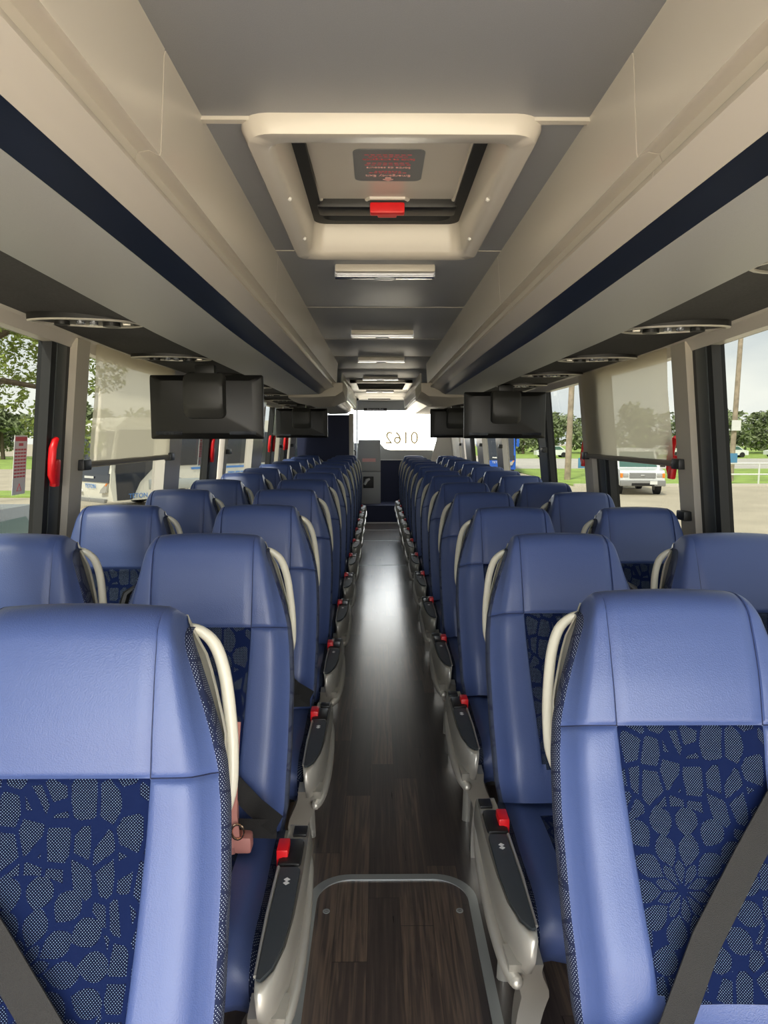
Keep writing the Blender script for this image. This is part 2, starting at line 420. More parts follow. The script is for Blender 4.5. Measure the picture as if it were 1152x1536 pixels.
for sgn, side in ((-1, 'left'), (1, 'right')):
    rk = thing('overhead_rack', f'cream overhead luggage rack along the {side} side of the coach ceiling', 'luggage rack', (0, 0, 0), group='overhead luggage racks')
    seams = [-.9, .0, 1.2, 2.49, 3.75, 5.0, 6.1]
    for a, b in zip(seams, seams[1:]):
        d = back(rack_strip(0, 3, sgn, a + .0025, b - .0025), sgn); d.build('rack_door', 'cream', rk)
        ch = back(rack_strip(3, 8, sgn, a + .0015, b - .0015), sgn); ch.build('grip_channel', 'cream', rk)
    back(rack_strip(8, 11, sgn, -.9, 6.1), sgn).build('edge_rail', 'cream', rk)
    back(rack_strip(11, 14, sgn, -.9, 6.1), sgn).build('navy_light_strip', 'navy', rk)
    back(rack_strip(14, 15, sgn, -.9, 6.1), sgn, .01).build('underside_panel', 'under', rk)
    # black service channel outboard of the underside
    P = []
    for k in range(44):
        y = lerp(-.9, 11.3, k / 43); n1 = .032 * (1 - sm(.8, 2.8, y)); n2 = .035 * (1 - sm(1.6, 3.4, y))
        P.append([(AX + sgn * a, y, z) for a, z in ((.803, EYE + .354 + n1), (.815, EYE + .366 + n1), (1.0, EYE + .374 + (n1 + n2) / 2), (1.168, EYE + .372 + n2), (1.168, EYE + .40 + n2), (.803, EYE + .40 + n1))])
    MB().grid(P, closed=True).build('service_channel', 'blackcloth', rk)
    # joint housing and the rear rack section
    MB().prism([(.374, .612), (.384, .452), (.457, .404), (.52, .362), (.80, .354), (.80, .612)], lambda a, b: (AX + sgn * a, 6.10, EYE + b), lambda a, b: (AX + sgn * a, 6.115, EYE + b)).build('end_cap', 'creamdark', rk)
    P = [[(AX + sgn * a, y, EYE + b) for a, b in q] for y, q in ((6.13, [(.335, .455), (.335, .385), (.40, .345), (.60, .335), (.80, .335), (.80, .455)]), (6.16, [(.328, .462), (.328, .378), (.40, .336), (.60, .328), (.80, .328), (.80, .462)]),
         (6.55, [(.328, .462), (.330, .345), (.46, .288), (.62, .286), (.80, .32), (.80, .462)]), (6.95, [(.328, .462), (.330, .345), (.46, .288), (.62, .286), (.80, .32), (.80, .462)]))]
    h_ = MB().grid(P, closed=True); h_.f += [[0, 1, 2, 3, 4, 5], [18, 19, 20, 21, 22, 23]]; h_.mi += [0, 0]; h_.build('joint_housing', 'creamdark', rk, smooth=15)
    MB().box((AX + sgn * .50, 6.12, EYE + .46), (AX + sgn * .52, 6.95, EYE + .61)).build('recessed_panel', 'cream', rk)
    for a, b in ((6.96, 8.4), (8.4, 9.9), (9.9, 11.35)):
        back(rack_strip(0, 3, sgn, a + .002, b - .002), sgn).build('rack_door', 'cream', rk)
        back(rack_strip(3, 8, sgn, a + .001, b - .001), sgn).build('grip_channel', 'cream', rk)
    back(rack_strip(8, 11, sgn, 6.96, 11.35), sgn).build('edge_rail', 'cream', rk)
    back(rack_strip(11, 14, sgn, 6.96, 11.35), sgn).build('navy_light_strip', 'navy', rk)
    back(rack_strip(14, 15, sgn, 6.96, 11.35), sgn, .01).build('underside_panel', 'under', rk)
    MB().prism([(.371, .612), (.384, .45), (.457, .404), (.54, .358), (.80, .352), (.80, .612)], lambda a, b: (AX + sgn * a, 11.35, EYE + b), lambda a, b: (AX + sgn * a, 11.37, EYE + b)).build('end_cap', 'cream', rk)

# reading light and air nozzle units set in the black channel
def lens_outline(L, W, n=24):
    out = []
    for k in range(n):
        t = 2 * PI * k / n; c, s_ = math.cos(t), math.sin(t)
        out.append((L * math.copysign(abs(c) ** .8, c), W * math.copysign(abs(s_) ** 1.2, s_) * (1 - .25 * c)))
    return out
def psu():
    t = thing('reading_light_unit', 'x', 'reading light')
    o = lens_outline(.180, .085); i_ = lens_outline(.166, .073)
    MB().prism(o, lambda a, b: (a, b, -.008), lambda a, b: (a, b, .012)).build('bezel', 'black', t)
    r = MB(); n = len(o)
    P = [[(a, b, -.008) for a, b in o], [(a * .985, b * .97, -.013) for a, b in o], [(a, b, -.013) for a, b in i_], [(a, b, -.006) for a, b in i_]]
    r.grid(P, closed=True).build('silver_rim', 'silver', t)
    for x, q in ((-.075, .028), (.075, .024)): MB().cyl((x, 0, -.020), (x, 0, -.006), q, n=20).build('air_nozzle', 'black', t)
    for x in (-.02, .02): MB().cyl((x, .0, -.017), (x, 0, -.006), .014, n=16).build('reading_lamp', 'chrome', t)
    m = MB().box((-.135, -.012, -.014), (-.11, .012, -.006), bev=.002); m.build('call_button', 'silver', t)
    return t
p0 = None
for sgn, side, y0, st in ((-1, 'left', 1.42, .96), (1, 'right', 1.62, .87)):
    for k in range(10):
        y = y0 + st * k
        if y > 10.6: continue
        n1 = .032 * (1 - sm(.8, 2.8, y)); n2 = .035 * (1 - sm(1.6, 3.4, y))
        lab = f'black reading light unit with silver rim in the {side} ceiling channel, number {k+1} from the front'
        z = EYE + .368 + (n1 + n2) / 2
        if p0 is None: p0 = psu(); u = p0
        else: u = dup(p0, (0, 0, 0))
        u.location = (AX + sgn * .985, y, z); u.rotation_euler = (0, 0, sgn * -.30 + (PI if sgn < 0 else 0))
        ords = ['nearest', 'second', 'third', 'fourth', 'fifth', 'sixth', 'seventh', 'eighth', 'ninth', 'tenth']
        u['label'] = f'black silver-rimmed reading light unit, {ords[k]} along the {side} ceiling channel'
        u['group'] = 'reading light units under the racks'

# ------------------------------------------------------------------ windows, pillars, glass
def slab(sgn, ya, yb, za, zb, t0, t1, n=2):
    """wall-following slab between offsets t0 (inner) and t1 (outer)"""
    q = []
    for z in (za, zb): q.append(wallx(z))
    v = []
    for y in (ya, yb):
        for z, x in ((za, q[0]), (zb, q[1])):
            for t in (t0, t1): v.append((AX + sgn * (x + t), y, z))
    f = [(0, 1, 3, 2), (4, 6, 7, 5), (0, 4, 5, 1), (2, 3, 7, 6), (0, 2, 6, 4), (1, 5, 7, 3)]
    return v, [list(a) for a in f]
def wallbox(mb, sgn, ya, yb, za, zb, t0, t1, mi=0):
    v, f = slab(sgn, ya, yb, za, zb, t0, t1); mb.add(v, f, mi)
# pillars: (y0, y1, kind)  kinds: k = black column + cream post, b = black, c = cream
LP = [(-1.0, -.6, 'c'), (.2, .4, 'b'), (2.66, 2.81, 'k'), (2.81, 2.93, 'p'), (4.10, 4.42, 'c'), (5.22, 5.56, 'b'), (5.62, 5.74, 'p'), (6.95, 7.55, 'c'), (8.25, 8.62, 'b'), (8.75, 8.85, 'p'), (9.5, 9.85, 'b'), (9.95, 10.6, 'c')]
RP = [(-1.0, -.6, 'c'), (.2, .4, 'b'), (2.73, 2.89, 'k'), (2.89, 3.03, 'p'), (4.04, 4.26, 'b'), (4.26, 4.42, 'p'), (5.45, 5.80, 'b'), (7.40, 7.78, 'c'), (8.80, 9.30, 'c'), (10.0, 10.7, 'b'), (10.75, 11.1, 'c'), (11.3, 12.6, 'c')]
tn = 4; wnn = 1
for sgn, Ps in ((-1, LP), (1, RP)):
    for a, b, k in Ps:
        m = MB()
        if k == 'k':
            wallbox(m, sgn, a + .04, b - .03, .90, 1.83, -.004, .05, 1); wallbox(m, sgn, a, a + .045, .90, 1.83, .0, .05, 0); wallbox(m, sgn, b - .035, b, .90, 1.83, -.002, .05, 0)
            mats = ['rubber', 'anodised']
        elif k == 'b': wallbox(m, sgn, a, b, .90, 1.83, 0, .05); wallbox(m, sgn, a + .06, b - .06, .90, 1.83, -.006, 0, 1); mats = ['rubber', 'anodised']
        elif k == 'p': wallbox(m, sgn, a, b, .90, 1.83, -.03, .03); mats = ['creamdark']
        else: wallbox(m, sgn, a, b, .90, 1.83, -.02, .05); mats = ['cream']
        struct(m.build(f'trim_{tn}', mats, smooth=30)); tn += 1
    # one pane per gap
    fr = sorted(Ps); last = Y0
    for a, b, k in fr + [(12.6, 12.7, 'x')]:
        if a - last > .08:
            m = MB(); v = [(AX + sgn * (wallx(z) + .035), y, z) for y, z in ((last, .90), (a, .90), (a, 1.84), (last, 1.84))]
            m.add(v, [[0, 1, 2, 3]]); struct(m.build(f'window_{wnn}', 'glass', smooth=0)); wnn += 1
        last = max(last, b)

# ------------------------------------------------------------------ rear end
m = MB()
for z0, z1 in ((1.90, 2.16),): m.box((-1.3, 12.32, z0), (1.4, 12.40, z1))
struct(m.build('wall_back', 'under'))
rw = thing('rear_wall_panel', 'grey panel and navy lower wall below the rear window of the coach', 'wall panel', (0, 0, 0))
m = MB(); m.box((-.5, 12.62, .30), (1.35, 12.70, 1.04)); m.build('navy_lower_wall', 'navywall', rw)
pl = [(-.45, 1.04), (1.35, 1.04), (1.35, 1.215), (.20, 1.215), (.12, 1.24), (.06, 1.31), (.02, 1.34), (-.45, 1.34)]
MB().prism(pl, lambda a, b: (a, 12.60, b), lambda a, b: (a, 12.70, b)).build('grey_upper_panel', 'under', rw)
MB().box((-.45, 12.59, 1.035), (1.3, 12.62, 1.05)).build('trim_line', 'white', rw)
struct(MB().add([(-1.3, 12.66, 1.2), (1.35, 12.66, 1.2), (1.35, 12.66, 2.0), (-1.3, 12.66, 2.0)], [[0, 1, 2, 3]]).build('window_%d' % wnn, 'rglass', smooth=0))
struct(MB().prism([(.92, 1.0), (1.45, 1.0), (1.45, 2.0), (1.06, 2.0), (1.03, 1.4)], lambda a, b: (a, 12.52, b), lambda a, b: (a, 12.58, b)).build('trim_%d' % tn, 'cream')); tn += 1
struct(MB().box((-.9, 11.86, 0), (1.35, 12.7, .30)).build('trim_%d' % tn, 'navywall')); tn += 1
struct(MB().box((-.9, 11.845, 0), (1.35, 11.86, .02)).build('trim_%d' % tn, 'white')); tn += 1
tag(text_obj('0162', .30, 'yellow', None, Matrix.Translation((.42, 12.64, 1.42)) @ Matrix.Rotation(PI / 2, 4, 'X') @ Matrix.Scale(-1, 4, (1, 0, 0)), 'rear_glass_lettering', .001),
    'faint yellow mirrored lettering on the bright rear window', 'lettering')
# toilet cabin
tb = thing('toilet_cabin', 'navy toilet cabin wall standing behind the last left seat row', 'toilet cabin', (0, 0, 0))
MB().box((AX - 1.27, 10.9, 0), (-.44, 12.55, 1.78)).build('cabin_wall', 'navywall', tb)
MB().box((-.44, 10.88, 0), (-.372, 10.98, 1.80), bev=.008).build('door_post', 'cream', tb)
MB().box((-.44, 10.99, .02), (-.395, 11.9, 1.80), bev=.005).build('cabin_door', 'white', tb)
MB().tube([(-.375, 11.2, 1.0), (-.355, 11.2, 1.02), (-.355, 11.2, 1.22), (-.375, 11.2, 1.24)], .012).build('door_handle', 'black', tb)
hr = thing('grab_pole', 'thin chrome upright grab pole beside the toilet cabin', 'grab pole', (-.34, 11.55, 0))
MB().cyl((0, 0, 0), (0, 0, 2.06), .012).build('pole', 'chrome', hr); MB().cyl((0, 0, 2.03), (0, 0, 2.06), .03).build('ceiling_flange', 'black', hr)
# rear cabinet
cb = thing('rear_cabinet', 'tall warm grey cabinet with small black dispenser panel at the rear of the aisle', 'cabinet', (0, 0, .30))
MB().box((-.335, 12.2, -.02), (.045, 12.55, .55), bev=.006).build('lower_door', 'under', cb)
MB().box((-.335, 12.2, .56), (.045, 12.55, 1.095), bev=.006).build('upper_door', 'under', cb)
d = MB().box((-.255, 12.185, .27), (-.075, 12.205, .47), bev=.01).build('dispenser_panel', 'black', cb)
MB().tube([(-.23, 12.18, .33), (-.19, 12.175, .41), (-.14, 12.18, .43)], [.02, .03, .018]).build('hand_symbol', 'white', d)
MB().box((-.27, 12.192, .72), (-.04, 12.202, .78)).build('notice', 'spink', cb)
# back sign
sg = thing('exit_sign', 'dark strip reading Emergency Exit over the rear window', 'sign', (-.045, 12.31, 1.915))
MB().box((-.20, -.008, -.024), (.20, .008, .024), bev=.004).build('sign_plate', 'black', sg)
text_obj('Emergency Exit', .045, 'white', sg, Matrix.Translation((0, -.009, 0)) @ Matrix.Rotation(PI / 2, 4, 'X'))
# ceiling grille and slit
gr = thing('air_return_grille', 'wide grey framed air return grille in the rear ceiling', 'air vent', (AX, 8.4, 2.06))
m = MB()
for a, b in (((-.34, -.6, -.03), (-.27, .6, 0)), ((.27, -.6, -.03), (.34, .6, 0)), ((-.34, -.6, -.03), (.34, -.55, 0)), ((-.34, .55, -.03), (.34, .6, 0))): m.box(a, b)
m.build('frame', 'cream', gr)
m = MB().box((-.27, -.55, -.012), (.27, .55, -.006))
for k in range(26): m.box((-.27, -.54 + k * .042, -.022), (.27, -.53 + k * .042, -.012))
m.build('slats', 'blackcloth', gr)
tag(MB().box((-.16, 11.60, 2.045), (.20, 11.66, 2.06), bev=.003).build('ceiling_slit_vent', 'black'), 'narrow dark slit vent in the ceiling near the rear wall', 'air vent')

# ------------------------------------------------------------------ ceiling lamps
def lamp():
    t = thing('ceiling_lamp', 'x', 'ceiling light')
    MB().box((-.178, -.062, -.026), (.178, .000, 0), bev=.006).build('housing', 'cream', t)
    m = MB().prism([(0, 0), (0, -.032), (.035, -.034), (.075, -.022), (.085, 0)], lambda a, b: (-.182, a - .002, b), lambda a, b: (.182, a - .002, b))
    m.build('lens', 'chrome', t)
    m = MB().sphere((0, .03, -.030), .05, sc=(1, .5, .14)); m.build('bulb_cover', 'lens', t)
    return t
l0 = None
for k, (y, s_) in enumerate([(2.66, 'beside the roof hatch'), (4.22, 'second behind the roof hatch'), (5.62, 'third behind the roof hatch'), (7.4, 'in front of the air return grille'), (9.42, 'behind the air return grille')]):
    if l0 is None: l0 = lamp(); u = l0
    else: u = dup(l0, (0, 0, 0))
    u.location = (.026, y, 2.06); u['label'] = 'cream and chrome ceiling lamp ' + s_; u['group'] = 'lamps along the ceiling'

# ------------------------------------------------------------------ roof hatch
ht = thing('roof_hatch', 'cream framed emergency roof hatch with red latch in the grey ceiling', 'roof hatch', (.0275, 1.915, 2.06))
def rrect(hx, hy, r, n=6):
    o = []
    for cx, cy, a0 in ((hx - r, hy - r, 0), (-hx + r, hy - r, PI / 2), (-hx + r, -hy + r, PI), (hx - r, -hy + r, 1.5 * PI)):
        for k in range(n + 1): t = a0 + PI / 2 * k / n; o.append((cx + r * math.cos(t), cy + r * math.sin(t)))
    return o
R0 = rrect(.296, .497, .06); R1 = rrect(.285, .487, .055); R2 = rrect(.250, .445, .045); R3 = rrect(.236, .43, .04); R4 = rrect(.225, .42, .04)
P = [[(a, b, .02) for a, b in R0], [(a, b, -.012) for a, b in R0], [(a, b, -.034) for a, b in R1], [(a, b, -.034) for a, b in R2], [(a, b, -.02) for a, b in R3], [(a, b, .065) for a, b in R4], [(a * 1.1, b * 1.05, .068) for a, b in R4]]
MB().grid(P, closed=True).build('frame', 'cream', ht, smooth=60)
P = [[(a, b, .060) for a, b in rrect(.236, .432, .04)], [(a, b, .060) for a, b in rrect(.195, .385, .04)], [(a, b, .10) for a, b in rrect(.195, .385, .04)], [(a, b, .10) for a, b in rrect(.25, .44, .04)]]
MB().grid(P, closed=True).build('rubber_seal', 'rubber', ht, smooth=50)
# lid, recessed behind the latch
lo = [(-.200, -.40), (.200, -.40), (.200, .22), (.185, .245), (.075, .25), (.05, .215), (-.05, .215), (-.075, .25), (-.185, .245), (-.200, .22)]
MB().prism(lo, lambda a, b: (a, b, .075), lambda a, b: (a, b, .125)).build('lid_panel', 'cream', ht)
MB().tube([(a * .985, b * .985, .074) for a, b in lo], .007, closed=True, n=8).build('lid_rim', 'cream', ht)
MB().box((-.26, -.45, .125), (.26, .45, .135)).build('lid_top', 'black', ht)
MB().box((-.205, .225, .050), (.205, .315, .12), bev=.014).build('latch_beam', 'black', ht)
lt = MB().box((-.05, .205, .030), (.05, .238, .060), bev=.005); lt.box((-.028, .236, .032), (.028, .262, .056), bev=.004); lt.build('red_latch', 'red', ht)
MB().box((-.20, .34, .085), (.20, .40, .10)).build('lid_gap_trim', 'white', ht)
for x, y in ((-.243, -.1), (-.243, .25), (.243, -.1), (.243, .25)): MB().sphere((x, y, -.030), .006, sub=1).build('screw', 'white', ht)
st = MB().prism([(a, b - .03) for a, b in rrect(.088, .105, .02)], lambda a, b: (a, b, .0725), lambda a, b: (a, b, .0745)).build('sticker', 'sticker', ht)
TM = Matrix(((-1, 0, 0, 0), (0, 1, 0, 0), (0, 0, -1, 0), (0, 0, 0, 1)))
def st_text(s_, size, y, m_='stext'): text_obj(s_, size, m_, st, Matrix.Translation((0, y, .0718)) @ TM)
st_text('Emergency Exit', .019, .034, 'spink'); st_text('Sortie de secours', .016, -.022, 'spink'); st_text('Salida de emergencia', .0155, -.075)
m = MB()
for y, wd in ((.014, .05), (.004, .035), (-.040, .06), (-.052, .055), (-.092, .05), (-.104, .06)):
    for k in range(8): x = -wd + k * wd * .25; m.box((x, y - .0015, .0715), (x + wd * .18, y + .0015, .0725))
m.build('small_print', 'stext', st)
MB().prism([(-.008, .048), (.008, .048), (.008, .060), (.014, .060), (0, .072), (-.014, .060), (-.008, .060)], lambda a, b: (a, b, .0712), lambda a, b: (a, b, .0725)).build('arrow', 'spink', st)

# floor access hatch ring and strips
fh = thing('floor_hatch', 'rounded metal-rimmed access hatch in the wood floor of the aisle', 'floor hatch', (.045, 1.42, 0))
def ring(o, i, z0, z1):
    return MB().grid([[(a, b, z0) for a, b in o], [(a, b, z1) for a, b in o], [(a, b, z1) for a, b in i], [(a, b, z0) for a, b in i]], closed=True)
ring(rrect(.266, .80, .13, 10), rrect(.238, .772, .106, 10), -.0, .004).build('metal_rim', 'rubstrip', fh)
for x in (-.205, .205): 
    s_ = ring([(x + .011 * math.cos(t * PI / 8), .62 + .011 * math.sin(t * PI / 8)) for t in range(16)], [(x + .007 * math.cos(t * PI / 8), .62 + .007 * math.sin(t * PI / 8)) for t in range(16)], 0, .002)
    s_.box((x - .005, .619, 0), (x + .005, .621, .002)); s_.build('lock_screw', 'rubstrip', fh)
m = MB()
for y in (7.94, 9.86, 11.0): m.box((-.30, y - .006, 0), (.36, y + .006, .003))
struct(m.build('trim_%d' % tn, 'rubstrip')); tn += 1

# ================================================================== SEATS
WT = [(0, .212), (.06, .222), (.20, .228), (.36, .230), (.46, .226), (.52, .218), (.58, .204), (.64, .188), (.70, .170), (.735, .158), (.77, .148)]
def W(s): return interp(WT, s)
def PW(s): return interp([(0, .10), (.09, .105), (.30, .118), (.50, .128), (.60, .130), (.70, .130), (.77, .126)], s)
def F(s): return interp([(0, .060), (.05, .075), (.14, .088), (.28, .080), (.42, .078), (.50, .088), (.58, .100), (.66, .102), (.72, .098), (.80, .09)], s)
def smF(s): return (F(s - .02) + F(s) * 2 + F(s + .02)) / 4
SE = .505                                   # headrest seam
UI = [-1, -.95, -.9, -.84, -.78, -.72, -.66, -.60, -.565, -.55]
UI = UI + [-.55 + 1.1 * k / 22 for k in range(1, 22)] + [-x for x in UI[::-1]]
def rows():
    r = []
    n = 50; ss = [.70 * k / n for k in range(n + 1)]
    ss = sorted([x for x in ss if abs(x - SE) > .011] + [SE + d for d in (-.010, -.006, -.003, -.0012, 0, .0012, .003, .006, .010)])
    for x in ss: r.append(('s', x))
    for k in range(1, 11): r.append(('t', PI / 2 * k / 10))
    r.append(('b', 0)); return r
RW = rows()
def backpt(ui, rw, off=0):
    kind, val = rw
    if kind == 's': s = val; yb = 0; roll = 0
    elif kind == 't': s = .70 + .058 * math.sin(val); yb = .058 * (1 - math.cos(val)) * 1.15; roll = 1
    else: s = .752; yb = .115; roll = 1
    w_ = W(s) - .004; p = PW(s); a = abs(ui)
    x = ui / .55 * p if a <= .55 else math.copysign(lerp(p, w_, (a - .55) / .45), ui)
    f = smF(s)
    # cross profile: recessed middle, padded sides, rounded edge
    below = 1 - sm(SE - .03, SE + .01, s)
    f -= below * .010 * (1 - sm(.0, .75, a)) ; f -= (1 - below) * .010 * a ** 2
    f -= .50 * f * sm(.78, 1.0, a) ** 1.5
    # seams
    seam = 0
    if a < .9 or s > SE + .2: pass
    d1 = abs(a - .55) * .4
    if s > .085: seam = max(seam, math.exp(-(d1 / .0045) ** 2))
    if a >= .55: seam = max(seam, math.exp(-((s - SE) / .0042) ** 2))
    else: seam = max(seam, math.exp(-((s - SE) / .0042) ** 2))
    f -= .0055 * seam
    drop = .016 * a ** 2 + .020 * sm(.82, 1.0, a)
    s2 = s - drop * sm(.5, .76, s)
    return (x, -f + yb + off, s2)
I0, I1 = UI.index(-.55), UI.index(.55)
R_A = 6; R_B = [k for k, q in enumerate(RW) if q[0] == 's' and abs(q[1] - SE) < 1e-6][0]
def make_backrest(flip):
    lea = MB(); pan = MB(); P = [[backpt(u, r) for u in UI] for r in RW]
    C_ = len(UI); vs = [p for row in P for p in row]; fl = []; fp = []
    for i in range(len(P) - 1):
        for j in range(C_ - 1):
            q = [i * C_ + j, i * C_ + j + 1, (i + 1) * C_ + j + 1, (i + 1) * C_ + j]
            inp = R_A <= i < R_B and I0 <= j < I1
            if inp and i == R_A and (j < I0 + 1 or j >= I1 - 1): inp = False
            (fp if inp else fl).append(q)
    uv = [(p[0], p[2]) for p in vs]
    lea.add(vs, fl); pan.add([(x, y + .0008, z) for x, y, z in vs], fp, 0, uv)
    # seam threads laid along the grooves
    th = []
    iB = R_B
    for sg in (-1, 1):
        j = I0 if sg < 0 else I1
        th.append(MB().tube([(P[i][j][0], P[i][j][1] - .0002, P[i][j][2]) for i in range(iB, len(P) - 4, 2)], .0011, n=5))
        js = range(0, I0 + 1) if sg < 0 else range(I1, C_)
        th.append(MB().tube([(P[iB][j][0], P[iB][j][1] - .0002, P[iB][j][2]) for j in js], .0011, n=5))
    # side bands
    bands = []
    for sg in (-1, 1):
        B = []; U = []
        for r in RW[:-1]:
            x, y, z = backpt(sg, r); w_ = W(z) ; x0 = abs(x)
            k = sm(.745, .70, z)
            col = [(sg * x0, y, z), (sg * (x0 + .005), y + .004, z), (sg * (x0 + .008), y + .014, z), (sg * (x0 + .007), .002, z), (sg * (x0 + .001), .020, z), (sg * (x0 - .012), .028, z)]
            col = [(a, min(b, .03), c) for a, b, c in col]
            B.append(col); U.append([(q * .012, z) for q in (0, .6, 1.4, 3.6, 5, 6)])
        bands.append(MB().grid(B, uv=U))
    # back shell
    sh = MB(); P = []
    for k in range(30):
        s = lerp(.02, .745, k / 29); x0 = W(s) - .008 + .014 * sm(.50, .58, s) * (1 - sm(.68, .75, s))
        zz = s - .016
        P.append([(-x0, .016, zz), (-x0 - .001, .030, zz), (-x0 + .012, .046, zz), (-x0 * .5, .058, zz), (0, .060, zz), (x0 * .5, .058, zz), (x0 - .012, .046, zz), (x0 + .001, .030, zz), (x0, .016, zz)])
    P.append([(a * .97, .022 if abs(a) > .01 else .03, .742) for a, b, c in P[-1]])
    sh.grid(P)
    return lea, pan, bands, sh, th
def make_cushion():
    lea = MB(); pan = MB()
    us = [-1, -.93, -.85, -.75, -.65, -.6] + [-.6 + 1.2 * k / 10 for k in range(1, 10)] + [.6, .65, .75, .85, .93, 1]
    tr = []
    for k in range(19): tr.append((.03 - .42 * k / 18, None))
    prof_ = []
    for y, _ in tr: prof_.append((y, .004 + .012 * sm(0, -.2, y) - .0 * y))
    for k in range(1, 11):
        t = PI / 2 * k / 10; prof_.append((-.39 - .095 * math.sin(t), .016 - .065 * (1 - math.cos(t)) ))
    prof_ += [(-.478, -.09), (-.455, -.125), (-.40, -.135)]
    P = []
    for y, z in prof_:
        row = []
        for u in us:
            a = abs(u); x = u * (.200 + .008 * sm(0, -.3, y)); zz = z + .010 * sm(.5, .9, a) - .016 * sm(.88, 1, a)
            sd = abs(a - .6) * .2
            if -.40 < y < -.08: zz -= .003 * math.exp(-(sd / .004) ** 2)
            row.append((x, y + (.012 * a ** 3 if y < -.38 else 0), zz))
        P.append(row)
    C_ = len(us); vs = [p for r in P for p in r]; fl = []; fp = []
    i0, i1 = us.index(-.6), us.index(.6)
    for i in range(len(P) - 1):
        for j in range(C_ - 1):
            q = [i * C_ + j, i * C_ + j + 1, (i + 1) * C_ + j + 1, (i + 1) * C_ + j]
            (fp if (5 <= i < 18 and i0 <= j < i1) else fl).append(q)
    lea.add(vs, fl); pan.add(vs, fp, 0, [(p[0], p[1] + .5) for p in vs])
    sbs = []
    for sg in (-1, 1):
        B = []; U = []
        for row in P[:-1]:
            x, y, z = row[0] if sg < 0 else row[-1]; x0 = abs(x)
            zb = -.075 if y > -.40 else max(-.125, min(z, -.075))
            B.append([(sg * x0, y, z), (sg * (x0 + .010), y, z - .008), (sg * (x0 + .016), y, z - .03), (sg * (x0 + .012), y + .002, min(z - .032, lerp(zb, -.10, .3)))])
            U.append([(y, q * .011) for q in (0, 1, 3, 7)])
        sbs.append(MB().grid(B, uv=U))
    base = MB().box((-.195, -.40, -.16), (.195, .03, -.085), bev=.02)
    return lea, pan, sbs, base

